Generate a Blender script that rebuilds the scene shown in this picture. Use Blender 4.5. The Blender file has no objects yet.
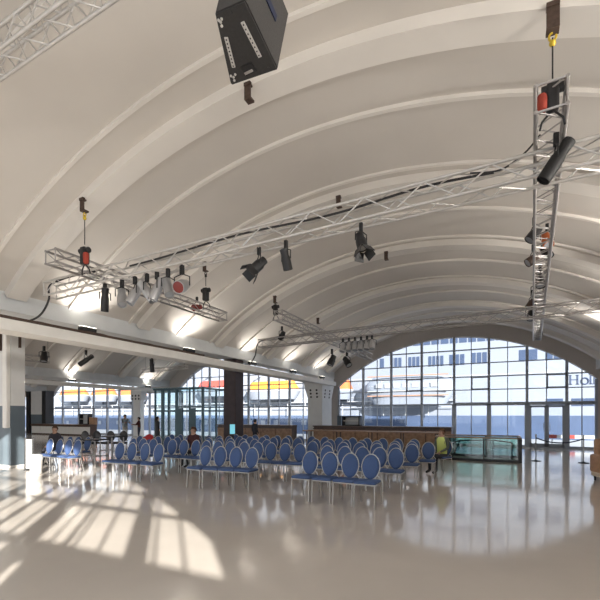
import bpy, bmesh, math, random
from mathutils import Vector, Matrix, Euler
random.seed(7)
sc = bpy.context.scene
col = sc.collection
PI = math.pi

# ------------------------------------------------------------------ camera
F, HZ, EYE, YAW = 415.0, 415.0, 1.70, math.radians(26.5)
cam_d = bpy.data.cameras.new('camera'); cam = bpy.data.objects.new('camera', cam_d); col.objects.link(cam)
cam_d.sensor_width = 36; cam_d.sensor_fit = 'HORIZONTAL'; cam_d.lens = F / 600 * 36
cam_d.shift_y = (HZ - 300) / 600; cam_d.clip_end = 400
cam.location = (0, 0, EYE); cam.rotation_euler = (PI / 2, 0, YAW)
sc.camera = cam
CY, SY = math.cos(YAW), math.sin(YAW)

def _ray(x, y):
    a, b = (x - 300) / F, (HZ - y) / F
    return Vector((a * CY - SY, a * SY + CY, b))

def at(x, y, Z=None, Y=None, X=None, D=None):
    """photo pixel + one known world coordinate (or depth) -> world point"""
    r = _ray(x, y)
    t = D if D is not None else ((Z - EYE) / r.z if Z is not None else (Y / r.y if Y is not None else X / r.x))
    return Vector((r.x * t, r.y * t, EYE + r.z * t))

# ------------------------------------------------------------------ materials
def mat(name, c, rough=.6, metal=0., spec=.5, noise=0., nscale=6., bump=0., bscale=40., emit=None, estr=0.):
    m = bpy.data.materials.new(name); m.use_nodes = True
    nt = m.node_tree; b = nt.nodes['Principled BSDF']
    b.inputs['Base Color'].default_value = (*c, 1); b.inputs['Roughness'].default_value = rough
    b.inputs['Metallic'].default_value = metal; b.inputs['Specular IOR Level'].default_value = spec
    if noise or bump:
        tc = nt.nodes.new('ShaderNodeTexCoord')
    if noise:
        n = nt.nodes.new('ShaderNodeTexNoise'); n.inputs['Scale'].default_value = nscale; n.inputs['Detail'].default_value = 4
        nt.links.new(tc.outputs['Object'], n.inputs['Vector'])
        r = nt.nodes.new('ShaderNodeValToRGB')
        r.color_ramp.elements[0].position = .3; r.color_ramp.elements[1].position = .7
        r.color_ramp.elements[0].color = (*[v * (1 - noise) for v in c], 1)
        r.color_ramp.elements[1].color = (*[min(1, v * (1 + noise)) for v in c], 1)
        nt.links.new(n.outputs['Fac'], r.inputs['Fac']); nt.links.new(r.outputs['Color'], b.inputs['Base Color'])
    if bump:
        n2 = nt.nodes.new('ShaderNodeTexNoise'); n2.inputs['Scale'].default_value = bscale
        nt.links.new(tc.outputs['Object'], n2.inputs['Vector'])
        bp = nt.nodes.new('ShaderNodeBump'); bp.inputs['Strength'].default_value = bump; bp.inputs['Distance'].default_value = .02
        nt.links.new(n2.outputs['Fac'], bp.inputs['Height']); nt.links.new(bp.outputs['Normal'], b.inputs['Normal'])
    if emit:
        b.inputs['Emission Color'].default_value = (*emit, 1); b.inputs['Emission Strength'].default_value = estr
    return m

def glass_mat(name, tint, refl=.08, rough=.02):
    m = bpy.data.materials.new(name); m.use_nodes = True
    nt = m.node_tree; nt.nodes.clear()
    o = nt.nodes.new('ShaderNodeOutputMaterial'); mx = nt.nodes.new('ShaderNodeMixShader')
    t = nt.nodes.new('ShaderNodeBsdfTransparent'); g = nt.nodes.new('ShaderNodeBsdfGlossy')
    t.inputs['Color'].default_value = (*tint, 1); g.inputs['Roughness'].default_value = rough
    mx.inputs['Fac'].default_value = refl
    nt.links.new(t.outputs[0], mx.inputs[1]); nt.links.new(g.outputs[0], mx.inputs[2]); nt.links.new(mx.outputs[0], o.inputs['Surface'])
    return m

M = dict(
    ceiling=mat('ceiling_plaster', (.65, .61, .565), .85, noise=.035, nscale=.6),
    rib=mat('rib_plaster', (.80, .76, .71), .75, noise=.03, nscale=1.2),
    floor=mat('polished_floor', (.63, .58, .53), .095, spec=.5, noise=.05, nscale=.8),
    beam=mat('grey_beam', (.68, .70, .71), .6, noise=.05, nscale=2),
    white=mat('white_paint', (.84, .82, .78), .55, noise=.04, nscale=3),
    pillar=mat('pillar_paint', (.74, .74, .73), .55, noise=.03, nscale=3),
    slate=mat('slate_paint', (.125, .16, .19), .5, noise=.06, nscale=3),
    endwall=mat('end_wall_plaster', (.50, .46, .43), .8, noise=.04, nscale=1),
    mullion=mat('window_mullion_grey', (.34, .37, .42), .45, .3),
    porchframe=mat('porch_frame', (.06, .11, .13), .4, .3),
    glass=glass_mat('window_glass', (.95, .97, .98), .05),
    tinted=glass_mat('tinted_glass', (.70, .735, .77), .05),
    porchglass=glass_mat('porch_glass', (.78, .90, .93), .10),
    greenglass=glass_mat('green_glass', (.42, .62, .58), .12),
    alu=mat('aluminium', (.62, .60, .58), .5, .55, noise=.08, nscale=9),
    alud=mat('aluminium_dull', (.42, .40, .39), .45, .6, noise=.1, nscale=9),
    chrome=mat('silver_can', (.50, .50, .51), .35, .5),
    silver=mat('silver_frame', (.50, .49, .48), .35, .6),
    blackm=mat('black_metal', (.022, .022, .024), .45, .2, noise=.2, nscale=20),
    blackq=mat('matt_black_paint', (.010, .010, .011), .65, noise=.2, nscale=20),
    blackp=mat('black_plastic', (.03, .03, .033), .5),
    speaker=mat('speaker_paint', (.035, .033, .033), .6, noise=.15, nscale=60, bump=.15, bscale=200),
    rust=mat('brown_steel', (.085, .055, .042), .6, .3, noise=.25, nscale=25),
    blue=mat('blue_upholstery', (.062, .112, .26), .8, noise=.12, nscale=90, bump=.1, bscale=300),
    wood=mat('counter_wood', (.31, .18, .105), .45, noise=.25, nscale=7),
    woodd=mat('dark_wood', (.085, .045, .03), .4, noise=.2, nscale=8),
    brown=mat('dark_brown_cladding', (.038, .022, .025), .55, noise=.2, nscale=5),
    red=mat('red_cloth', (.45, .03, .035), .85, noise=.1, nscale=30),
    redgel=mat('red_gel', (.22, .025, .02), .3),
    orange=mat('orange_paint', (.60, .15, .035), .5),
    yellow=mat('yellow_paint', (.60, .25, .03), .5),
    boatred=mat('boat_red_paint', (.40, .06, .045), .5),
    bag=mat('chain_bag_red', (.35, .05, .03), .85),
    hivis=mat('high_visibility_cloth', (.60, .70, .22), .8),
    tan=mat('tan_leather', (.42, .25, .15), .55, noise=.15, nscale=12),
    cream=mat('cream_cloth', (.70, .62, .52), .8, noise=.08, nscale=15),
    shipshaded=mat('ship_white_shaded', (.25, .28, .34), .6),  # white paint darkened and blued, standing in for shade on the ship's side
    shipblue=mat('ship_blue', (.070, .105, .19), .4, noise=.1, nscale=.5),
    shipwin=mat('ship_window', (.05, .075, .14), .15),
    shipbrown=mat('ship_brown_trim', (.38, .22, .15), .6),
    shipgrey=mat('ship_grey_trim', (.45, .47, .50), .6),
    letters=mat('ship_letters', (.045, .065, .13), .6),
    quay=mat('quay_concrete', (.40, .41, .43), .8, noise=.08, nscale=.7),
    water=mat('harbour_water', (.05, .08, .12), .12),
    lens=mat('lamp_lens', (.9, .88, .8), .2, emit=(1, .93, .8), estr=6),
    lensoff=mat('lamp_lens_off', (.35, .37, .40), .15),
    screen=mat('lit_screen', (.2, .6, .75), .3, emit=(.25, .75, .9), estr=.35),
    rope=mat('blue_rope', (.012, .018, .05), .8),
    labelw=mat('label_strip', (.62, .60, .57), .6, noise=.15, nscale=120),
    hookm=mat('hook_yellow', (.60, .42, .03), .45),
    teal=mat('teal_tape', (.06, .35, .28), .6),
)

# ------------------------------------------------------------------ mesh helper
class MB:
    def __init__(s): s.bm = bmesh.new(); s.mi = 0
    def _mark(s, geom):
        for f in geom: f.material_index = s.mi
    def box(s, x0, x1, y0, y1, z0, z1, bevel=0, mtx=None):
        m = Matrix.Translation(((x0 + x1) / 2, (y0 + y1) / 2, (z0 + z1) / 2)) @ Matrix.Diagonal((x1 - x0, y1 - y0, z1 - z0, 1))
        r = bmesh.ops.create_cube(s.bm, size=1, matrix=(mtx @ m) if mtx else m)
        vs = r['verts']; fs = {f for v in vs for f in v.link_faces}
        s._mark(fs)
        if bevel:
            es = {e for v in vs for e in v.link_edges}
            r = bmesh.ops.bevel(s.bm, geom=list(es), offset=bevel, segments=2, affect='EDGES', profile=.5)
            s._mark(r['faces'])
        return s
    def tube(s, p, q, r, r2=None, n=8, cap=True):
        p, q = Vector(p), Vector(q); d = q - p
        if d.length < 1e-6: return s
        m = Matrix.Translation((p + q) / 2) @ d.to_track_quat('Z', 'Y').to_matrix().to_4x4()
        g = bmesh.ops.create_cone(s.bm, cap_ends=cap, segments=n, radius1=r, radius2=r if r2 is None else r2, depth=d.length, matrix=m)
        s._mark({f for v in g['verts'] for f in v.link_faces})
        return s
    def bar(s, p, q, w, h, up=(0, 0, 1)):
        p, q = Vector(p), Vector(q); d = q - p; L = d.length
        z = d.normalized(); u = Vector(up)
        if abs(z.dot(u)) > .98: u = Vector((0, 1, 0))
        x = u.cross(z).normalized(); y = z.cross(x)
        m = Matrix((x, y, z)).transposed().to_4x4(); m.translation = (p + q) / 2
        return s.box(-w / 2, w / 2, -h / 2, h / 2, -L / 2, L / 2, 0, m)
    def path(s, pts, r, n=7, closed=False):
        pts = [Vector(p) for p in pts]; N = len(pts); rings = []
        prev = None
        for i, p in enumerate(pts):
            a = pts[(i - 1) % N] if (closed or i > 0) else p
            b = pts[(i + 1) % N] if (closed or i < N - 1) else p
            t = (b - a).normalized()
            if prev is None:
                u = t.orthogonal().normalized()
            else:
                u = (prev - t * prev.dot(t)).normalized()
            prev = u; w = t.cross(u)
            rr = r[i] if isinstance(r, (list, tuple)) else r
            rings.append([s.bm.verts.new(p + (u * math.cos(k * 2 * PI / n) + w * math.sin(k * 2 * PI / n)) * rr) for k in range(n)])
        fs = []
        for i in range(N if closed else N - 1):
            A, B = rings[i], rings[(i + 1) % N]
            for k in range(n):
                fs.append(s.bm.faces.new((A[k], A[(k + 1) % n], B[(k + 1) % n], B[k])))
        if not closed:
            fs.append(s.bm.faces.new(rings[0][::-1])); fs.append(s.bm.faces.new(rings[-1]))
        s._mark(fs); return s
    def lathe(s, prof, mtx=None, n=16):
        rings = []
        for r, z in prof:
            rings.append([s.bm.verts.new((mtx or Matrix()) @ Vector((r * math.cos(k * 2 * PI / n), r * math.sin(k * 2 * PI / n), z))) for k in range(n)])
        fs = []
        for A, B in zip(rings, rings[1:]):
            for k in range(n): fs.append(s.bm.faces.new((A[k], A[(k + 1) % n], B[(k + 1) % n], B[k])))
        fs.append(s.bm.faces.new(rings[0][::-1])); fs.append(s.bm.faces.new(rings[-1]))
        s._mark(fs); return s
    def prism(s, poly, a, b, axes='xz'):
        """extrude a 2d polygon along the remaining axis from a to b"""
        def P(u, v, w):
            return {'xz': (u, w, v), 'yz': (w, u, v), 'xy': (u, v, w)}[axes]
        A = [s.bm.verts.new(P(u, v, a)) for u, v in poly]; B = [s.bm.verts.new(P(u, v, b)) for u, v in poly]
        n = len(poly); fs = [s.bm.faces.new(A[::-1]), s.bm.faces.new(B)]
        for k in range(n): fs.append(s.bm.faces.new((A[k], A[(k + 1) % n], B[(k + 1) % n], B[k])))
        s._mark(fs); return s
    def strip(s, lo, hi, a, b):
        """solid between two polylines in xz (same length), from y=a to y=b"""
        V = [[s.bm.verts.new((p[0], y, p[1])) for p in L] for y in (a, b) for L in (lo, hi)]
        l0, h0, l1, h1 = V; fs = []
        for i in range(len(lo) - 1):
            j = i + 1
            fs += [s.bm.faces.new((l0[i], l0[j], h0[j], h0[i])), s.bm.faces.new((l1[i], h1[i], h1[j], l1[j])),
                   s.bm.faces.new((l0[i], l1[i], l1[j], l0[j])), s.bm.faces.new((h0[i], h0[j], h1[j], h1[i]))]
        fs += [s.bm.faces.new((l0[0], h0[0], h1[0], l1[0])), s.bm.faces.new((l0[-1], l1[-1], h1[-1], h0[-1]))]
        s._mark(fs); return s
    def quad(s, *pts):
        s._mark([s.bm.faces.new([s.bm.verts.new(p) for p in pts])]); return s
    def ball(s, c, r, sx=1, sy=1, sz=1, u=12, v=8):
        m = Matrix.Translation(c) @ Matrix.Diagonal((r * sx, r * sy, r * sz, 1))
        g = bmesh.ops.create_uvsphere(s.bm, u_segments=u, v_segments=v, radius=1, matrix=m)
        s._mark({f for w in g['verts'] for f in w.link_faces}); return s
    def build(s, name, m, parent=None, smooth=False):
        bmesh.ops.recalc_face_normals(s.bm, faces=s.bm.faces)
        if parent is not None:
            off = Vector(); q = parent
            while q is not None: off += Vector(q.location); q = q.parent
            bmesh.ops.translate(s.bm, verts=s.bm.verts, vec=-off)
        me = bpy.data.meshes.new(name); s.bm.to_mesh(me); s.bm.free()
        for x in (m if isinstance(m, list) else [m]): me.materials.append(x)
        if smooth:
            for p in me.polygons: p.use_smooth = True
            me.set_sharp_from_angle(angle=math.radians(50))
        o = bpy.data.objects.new(name, me); col.objects.link(o)
        if parent is not None: o.parent = parent
        return o

def soften(o, ang=30):
    for p in o.data.polygons: p.use_smooth = True
    o.data.set_sharp_from_angle(angle=math.radians(ang))

def tag(o, label=None, cat=None, group=None, kind=None):
    if label: o['label'] = label
    if cat: o['category'] = cat
    if group: o['group'] = group
    if kind: o['kind'] = kind
    return o

def thing(name, loc, label, cat, group=None, rz=0, kind=None):
    o = bpy.data.objects.new(name, None); col.objects.link(o)
    o.location = loc; o.rotation_euler = (0, 0, rz); o.empty_display_size = .2
    return tag(o, label, cat, group, kind)

def struct(o, label=None, cat=None):
    o['kind'] = 'structure'
    return tag(o, label, cat)

def dup(root, loc, rz=0, label=None):
    r = root.copy(); col.objects.link(r); r.location = loc; r.rotation_euler = (0, 0, rz)
    if label: r['label'] = label
    for ch in list(root.children):
        c = ch.copy(); col.objects.link(c); c.parent = r
        for g in ch.children:
            d = g.copy(); col.objects.link(d); d.parent = c
    return r

# ------------------------------------------------------------------ hall shell
YF, YR = 24.9, -3.0           # glazed quay end, rear end
CX = [-3.0, -17.3, -33.0]      # bay centres
HW = [6.95, 6.70, 6.70]        # half widths of the vaults
GH = [6.87, 6.10, 6.00]        # half widths of the glazed arches
GC = [-2.85, -17.3, -33.0]     # centres of the glazed arches
ZS, ZC = 4.42, 6.88            # springing and crown of the vault

def arc(cx, hw, zs, zc, n=48, d=0.):
    s = zc - zs; R = (hw * hw + s * s) / (2 * s)
    a = math.asin(hw / R)
    return [(cx + (R + d) * math.sin(a * (2 * i / n - 1)), zc - R + (R + d) * math.cos(a * (2 * i / n - 1))) for i in range(n + 1)]

def arc_z(x, cx, hw, zs, zc):
    s = zc - zs; R = (hw * hw + s * s) / (2 * s)
    d = min(abs(x - cx), hw)
    return zc - R + math.sqrt(R * R - d * d)

fl = MB(); fl.box(-47, 4.9, YR, YF + .1, -.2, 0)
struct(fl.build('floor', M['floor']), 'polished beige floor of the hall', 'floor')

names = ['ceiling', 'ceiling.001', 'ceiling.002']
clab = ['curved plaster barrel vault over the blue chairs', 'curved vault over the glass entrance porch', 'curved vault at the far side over the standing people']
for i in range(3):
    b = MB(); b.strip(arc(CX[i], HW[i], ZS, ZC), arc(CX[i], HW[i], ZS, ZC, d=.25), YR, YF)
    o = b.build('ceiling', M['ceiling'], smooth=False)
    soften(o)
    struct(o, clab[i], 'ceiling')

RIBY = [1.8, 5.5, 9.15, 12.85, 16.55, 20.25, 23.6]
RIBY_ALL = [-1.9] + RIBY
tn = 0
for i in range(3):
    for y in RIBY_ALL:
        b = MB(); b.strip(arc(CX[i], HW[i], ZS, ZC, d=-.17), arc(CX[i], HW[i], ZS, ZC, d=.02), y - .21, y + .21)
        o = b.build('trim_%d' % (tn + 1), M['rib']); tn += 1
        soften(o)
        struct(o)
        for dy, w, dd in (((-.75, .035, .05), (1.32, .04, .06)) if y < 6 else ((-.48, .035, .05), (1.5, .04, .06))):
            if y + dy > YF - .2: continue
            b = MB(); b.strip(arc(CX[i], HW[i], ZS, ZC, d=-dd), arc(CX[i], HW[i], ZS, ZC, d=.02), y + dy - w, y + dy + w)
            o = b.build('trim_%d' % (tn + 1), M['rib']); tn += 1
            soften(o)
            struct(o)

# valley beams between the vaults
b = MB(); b.box(-10.62, -9.93, YR, YF, 4.02, 4.62)
struct(b.build('beam_valley', M['beam']), 'grey valley beam between the two nearest vaults', 'beam')
b = MB(); b.box(-26.32, -23.98, YR, YF, 3.95, 4.62)
struct(b.build('beam_valley', M['beam']), 'wide grey valley beam beyond the glass porch', 'beam')
b = MB(); b.box(-41.0, -39.68, YR, YF, 3.95, 4.62)
struct(b.build('beam_valley', M['beam']), 'grey valley beam at the far side of the hall', 'beam')
b = MB(); b.box(3.93, 4.9, YR, YF, 3.95, 4.62)
struct(b.build('beam_valley', M['beam']), 'grey edge beam on the open side of the vault', 'beam')
b = MB(); b.box(-9.90, -9.30, YR, 23.6, 3.47, 3.71, .015)
struct(b.build('beam_box', M['white']), 'white boxed-in beam running under the grey valley beam', 'beam')
b = MB(); b.box(-24.0, -23.6, YR, 23.6, 3.45, 3.68, .015)
struct(b.build('beam_box', M['white']), 'white boxed-in beam beyond the glass porch', 'beam')
b = MB(); b.box(-47, -41, YR, YF, 4.3, 4.6)
struct(b.build('ceiling_side', M['ceiling']), 'flat strip of ceiling beyond the last vault', 'ceiling')
# cable tray fixed on the near stretch of the white beam
b = MB()
b.box(-9.86, -9.80, 1, 11.4, 3.712, 3.80); b.box(-9.42, -9.38, 1, 11.4, 3.712, 3.79)
for k in range(27): b.box(-9.84, -9.38, 1.1 + k * .39, 1.16 + k * .39, 3.712, 3.735)
b.path([(-9.6 + .05 * math.sin(k * 1.3), 1 + k * .4, 3.78 + .02 * math.sin(k * 2.1)) for k in range(27)], .03)
b.path([(-9.45 + .04 * math.sin(k * .9 + 1), 1 + k * .4, 3.78 + .02 * math.sin(k * 1.7)) for k in range(27)], .022)
tag(b.build('cable_tray', M['rust']), 'long brown cable tray lying along the top of the white beam', 'cable tray')

# end walls with arched glazing
def wall_end(name, y0, y1, label):
    b = MB()
    for i in range(3):
        lo = arc(GC[i], GH[i], 3.5, 6.1); hi = [(p[0], 7.5) for p in lo]
        b.strip(lo, hi, y0, y1)
    edges = [4.9, GC[0] + GH[0], GC[0] - GH[0], GC[1] + GH[1], GC[1] - GH[1], GC[2] + GH[2], GC[2] - GH[2], -47]
    for a, c in zip(edges[0::2], edges[1::2]):
        z0 = 3.5
        b.box(c, a, y0, y1, z0, 7.5)
    b.box(GC[0] + GH[0], 4.9, y0, y1, 0, 3.5)
    b.box(-11.2, GC[0] - GH[0], y0, y1, 0, 3.5)
    return struct(b.build(name, M['endwall']), label, 'wall')
wall_end('wall_back', YF, YF + .35, 'plaster end wall with arched glazing towards the ship')
wall_end('wall_front', YR - .35, YR, 'plaster rear wall behind the viewpoint with arched glazing')
b = MB(); b.box(-47.3, -47, YR, YF, 0, 4.6)
struct(b.build('wall_left', M['endwall']), 'plain plaster wall at the far side of the hall', 'wall')

def frame_vertical(b, x, y, w, d, ztop, z0=0):
    b.box(x - w / 2, x + w / 2, y - d / 2, y + d / 2, z0, ztop)

def glazing(name, cx, gh, y, vx, rows, label, x_lo=None, x_hi=None, thick_row=None, vents=(), doors=None, z_flat=None):
    """arched curtain wall: mullions, transoms and one glass part"""
    t = thing(name, (cx, y, 0), label, 'window', kind='structure')
    xl, xh = (cx - gh if x_lo is None else x_lo), (cx + gh if x_hi is None else x_hi)
    def top(x):
        if abs(x - cx) >= gh: return 3.5
        return arc_z(x, cx, gh, 3.5, 6.1)
    b = MB()
    for x in vx: frame_vertical(b, x, y, .13, .16, top(x))
    for x0, x1 in zip([xl] + list(vx), list(vx) + [xh]):
        if x1 - x0 > 1.0 and cx > -30: frame_vertical(b, (x0 + x1) / 2, y, .045, .08, top((x0 + x1) / 2))
    frame_vertical(b, xl + .05, y, .12, .16, top(xl)); frame_vertical(b, xh - .05, y, .12, .16, top(xh))
    for z, w in rows:
        a, c = xl, xh
        if z > 3.5:
            s = 2.6; R = (gh * gh + s * s) / (2 * s); dd = math.sqrt(max(0, R * R - (z - 6.1 + R) ** 2))
            a, c = cx - dd, cx + dd
        b.box(a, c, y - .06, y + .06, z - w / 2, z + w / 2)
    b.box(xl, xh, y - .09, y + .09, 0, .10)
    for x0, x1, z0, z1 in vents:
        for q in ((x0, x1, z0, z0 + .07), (x0, x1, z1 - .07, z1), (x0, x0 + .07, z0, z1), (x1 - .07, x1, z0, z1)):
            b.box(q[0], q[1], y - .12, y + .08, q[2], q[3])
    b.build('window_frame', M['mullion'], t)
    n = 40; g = MB()
    xs = [xl + (xh - xl) * k / n for k in range(n + 1)]
    for a, c in zip(xs, xs[1:]):
        g.quad((a, y, .1), (c, y, .1), (c, y, top(c)), (a, y, top(a)))
    bmesh.ops.remove_doubles(g.bm, verts=g.bm.verts, dist=1e-4)
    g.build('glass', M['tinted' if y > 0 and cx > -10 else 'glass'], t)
    return t
rows0 = [(5.35, .05), (4.57, .05), (3.82, .05), (3.10, .05), (2.30, .07)]
vx0 = [-8.03, -6.27, -4.47, -2.68, -.88, .95, 2.73]
W1 = glazing('window_1', GC[0], GH[0], YF + .1, vx0, rows0, 'tall arched glass wall facing the white ship',
        vents=[(-1.78, -.88, 3.1, 3.82), (1.84, 2.73, 3.1, 3.82), (-5.37, -4.47, 3.1, 3.82)])
b = MB()
b.box(-2.68, 4.0 - .12, YF - .03, YF + .22, 2.22, 2.40)
for x in (-2.68, -.88, .95, 2.73): b.box(x - .11, x + .11, YF - .03, YF + .23, 0, 2.3)
b.build('window_frame', M['mullion'], W1)
rows1 = [(5.35, .05), (4.54, .05), (3.82, .05), (3.5, .06), (2.27, .09)]
vx1 = [-23.0, -21.6, -20.07, -18.3, -16.57, -14.9, -13.25]
glazing('window_2', CX[1], GH[1], YF + .1, vx1, rows1, 'arched glass wall behind the porch and brown column', x_lo=-26.3)
vx2 = [-37.4, -35.1, -33.06, -31.3, -29.8, -28.2]
glazing('window_3', CX[2], GH[2], YF + .1, vx2, [(4.5, .05), (3.82, .06), (2.3, .10)], 'arched glass wall behind the two standing people')
glazing('window_4', -43.5, 3.4, YF + .1, [-45.5, -43.5, -41.8], [(2.3, .1), (3.3, .06)], 'narrow glazing beyond the dark-framed pillar', z_flat=3.5)
XW = [.435 + 2.03 * k for k in range(-5, 0)]
t = glazing('window_5', GC[0], GH[0], YR - .1, XW, [(4.30, .07), (3.74, .06), (2.89, .10)], 'rear arched glass wall of the nearest vault')
b = MB()
b.box(.29, .56, YR - .2, YR, 0, 5.9); b.box(2.38, 2.58, YR - .2, YR, 2.9, 5.1)
b.box(.56, .86, YR - .16, YR - .02, 2.68, 2.93); b.box(-.54, -.47, YR - .15, YR - .05, 0, 6.05); b.box(-1.49, -1.40, YR - .15, YR - .05, 0, 6.05)
for k in range(19):
    x = -5.2 + k * .47
    if x > .5 or abs(x - .43) > .25: b.box(x - .016, x + .016, YR - .12, YR - .08, 2.9 if x > .5 else .1, arc_z(x, GC[0], GH[0], 3.5, 6.1))
b.build('window_frame', M['mullion'], t)
b = MB(); b.box(.86, 4.1, YR - .2, YR, 0, 2.92); struct(b.build('partition', M['endwall']), 'solid low wall under the rear arched glazing', 'wall')
glazing('window_6', GC[1], GH[1], YR - .1, [CX[1] - 5 + 2 * k for k in range(6)], [(4.5, .05), (2.3, .08)], 'rear arched glass wall of the middle vault')
glazing('window_7', GC[2], GH[2], YR - .1, [CX[2] - 5 + 2 * k for k in range(6)], [(4.5, .05), (2.3, .08)], 'rear arched glass wall of the last vault')
b = MB(); b.box(4.9, 5.2, YR, YF, 0, 4.6)
struct(b.build('wall_right', M['endwall']), 'plain plaster side wall under the edge beam', 'wall')
# dark base panel beside the far pillar, door pair
b = MB(); b.box(-9.70, -9.42, YF - .12, YF, 0, 1.66)
struct(b.build('trim_base', M['slate']), 'dark grey base panel beside the holed pillar', 'panel')
for k, (x0, x1) in enumerate(((1.06, 1.83), (1.85, 2.62))):
    d = thing('door_%d' % (k + 1), ((x0 + x1) / 2, YF + .02, 0), 'glass door leaf %s the rope barrier' % ('behind the first post of' if k == 0 else 'behind the second post of'), 'door', kind='structure')
    b = MB()
    for q in ((x0, x0 + .09, .04, 2.2), (x1 - .09, x1, .04, 2.2), (x0, x1, .04, .22), (x0, x1, 2.1, 2.2)):
        b.box(q[0], q[1], YF - .02, YF + .05, q[2], q[3])
    b.build('door_frame', M['mullion'], d)
    g = MB(); g.quad((x0 + .09, YF + .02, .22), (x1 - .09, YF + .02, .22), (x1 - .09, YF + .02, 2.1), (x0 + .09, YF + .02, 2.1)); g.build('pane', M['glass'], d)
    h = MB(); hx = x1 - .13 if k == 0 else x0 + .13
    h.tube((hx, YF - .07, .9), (hx, YF - .07, 1.3), .015); h.build('door_handle', M['silver'], d)

# ------------------------------------------------------------------ pillars
def pillar_group(name, loc, label): return thing(name, loc, label, 'pillar', kind='structure')
p = pillar_group('pillar', (-10.27, 23.35, 0), 'white pillar with rows of round holes under its flared head')
b = MB(); b.box(-10.75, -9.8, 22.6, 24.1, 0, 3.35, .02)
b.build('shaft', M['pillar'], p)
b = MB()
lo = (-10.75, -9.8, 22.6, 24.1); hi = (-10.92, -9.72, 22.45, 24.25)
vs = []
for z, q in ((2.75, lo), (3.45, hi), (4.02, hi)):
    vs.append([b.bm.verts.new((q[i], q[j], z)) for i, j in ((0, 2), (1, 2), (1, 3), (0, 3))])
for A, B in zip(vs, vs[1:]):
    for k in range(4): b.bm.faces.new((A[k], A[(k + 1) % 4], B[(k + 1) % 4], B[k]))
b.bm.faces.new(vs[0][::-1]); b.bm.faces.new(vs[-1]); cp = b.build('capital', M['pillar'], p)
for xx in (-10.52, -10.12):
    for z in (2.78, 2.98, 3.18):
        b = MB(); yy = 22.6 - .15 * (z - 2.75) / .7
        b.tube((xx, yy - .02, z), (xx, yy + .05, z), .062, n=12); b.build('hole', M['blackp'], cp)
for yy in (22.95, 23.65):
    for z in (2.78, 2.98, 3.18):
        b = MB(); x_ = -9.8 + .08 * (z - 2.75) / .7
        b.tube((x_ - .05, yy, z), (x_ + .02, yy, z), .062, n=12); b.build('hole', M['blackp'], cp)

p = pillar_group('pillar', (-26.75, 24.3, 0), 'slim white pillar between the two standing people and the porch')
b = MB(); b.box(-27.15, -26.35, 24.1, 24.5, 0, 3.0, .02); b.build('shaft', M['pillar'], p)
b = MB(); b.box(-27.35, -26.15, 24.0, 24.6, 2.9, 3.95, .05); cp = b.build('capital', M['pillar'], p)
for xx in (-27.1, -26.75, -26.4):
    for z in (3.0, 3.25):
        b = MB(); b.tube((xx, 23.98, z), (xx, 24.05, z), .08, n=12); b.build('hole', M['blackp'], cp)

p = pillar_group('pillar', (-39.6, 24.2, 0), 'white and dark grey pillar framed by black posts at the far side')
b = MB(); b.box(-40.5, -38.75, 23.9, 24.6, 1.75, 3.95); b.build('shaft', M['pillar'], p)
b = MB(); b.box(-40.5, -38.75, 23.9, 24.6, 0, 1.75); b.build('painted_base', M['slate'], p)
for x0 in (-41.2, -38.75):
    b = MB(); b.box(x0, x0 + .55, 23.85, 24.65, 0, 3.95); b.build('side_post', M['blackm'], p)

# big pillar close to the camera side of the second bay
PNX = -14.3
ya, yb = at(11, 469, X=PNX).y, at(25, 467, X=PNX).y
p = pillar_group('pillar', (PNX - .6, (ya + yb) / 2, 0), 'big white pillar with slate-grey lower half at the edge of the sun patches')
b = MB(); b.box(PNX - 1.2, PNX, ya, yb, 2.0, 6.3); b.build('shaft', M['pillar'], p)
b = MB(); b.box(PNX - 1.2, PNX, ya, yb, 0, 2.0); b.build('painted_base', M['slate'], p)
b = MB(); b.box(PNX - 1.22, PNX + .02, ya - .02, yb + .02, 0, .07); b.build('plinth', M['white'], p)
b = MB(); b.box(PNX - .24, PNX - .02, ya - .14, ya, 1.28, 4.6, .03)
tag(b.build('downpipe', M['white'], p), 'white boxed pipe on the front')
b = MB(); b.bar((PNX + .04, ya + .25, 4.5), (PNX + .04, ya + .25, 3.9), .06, .06); b.bar((PNX - .5, ya - .05, 4.6), (PNX - .5, ya - .05, 3.8), .06, .06)
b.bar((PNX - .6, ya - .05, 4.45), (PNX + .4, ya - .05, 4.35), .06, .08); b.build('bracket', M['rust'], p)

# dark brown clad column under the valley beam
p = thing('pillar', (-10.25, 14.35, 0), 'dark brown clad column standing among the chairs under the beam', 'column', kind='structure')
b = MB(); b.box(-10.56, -9.96, 14.02, 14.66, 0, 4.02, .06); b.build('cladding', M['brown'], p)
b = MB(); b.box(-10.60, -9.92, 13.98, 14.70, 0, .12, .01); b.build('plinth', M['blackm'], p)

# notice screen in front of the brown column
o = at(233, 429, D=15.6)
p = thing('information_screen', (o.x, o.y, 0), 'small light-blue lit screen on a post before the brown column', 'screen')
b = MB(); b.tube((o.x, o.y, 0), (o.x, o.y, .95), .03); b.build('post', M['blackm'], p)
b = MB(); b.lathe([(.2, 0), (.2, .02), (.05, .04)], Matrix.Translation((o.x, o.y, 0))); b.build('base', M['blackm'], p)
mm = Matrix.Translation((o.x, o.y - .03, 1.17)) @ Matrix.Rotation(YAW, 4, 'Z')
b = MB(); b.box(-.11, .11, -.03, .03, -.20, .20, .008, mm); b.build('housing', M['blackp'], p)
b = MB(); b.box(-.095, .095, -.036, -.03, -.18, .18, 0, mm); b.build('display', M['screen'], p)

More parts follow.
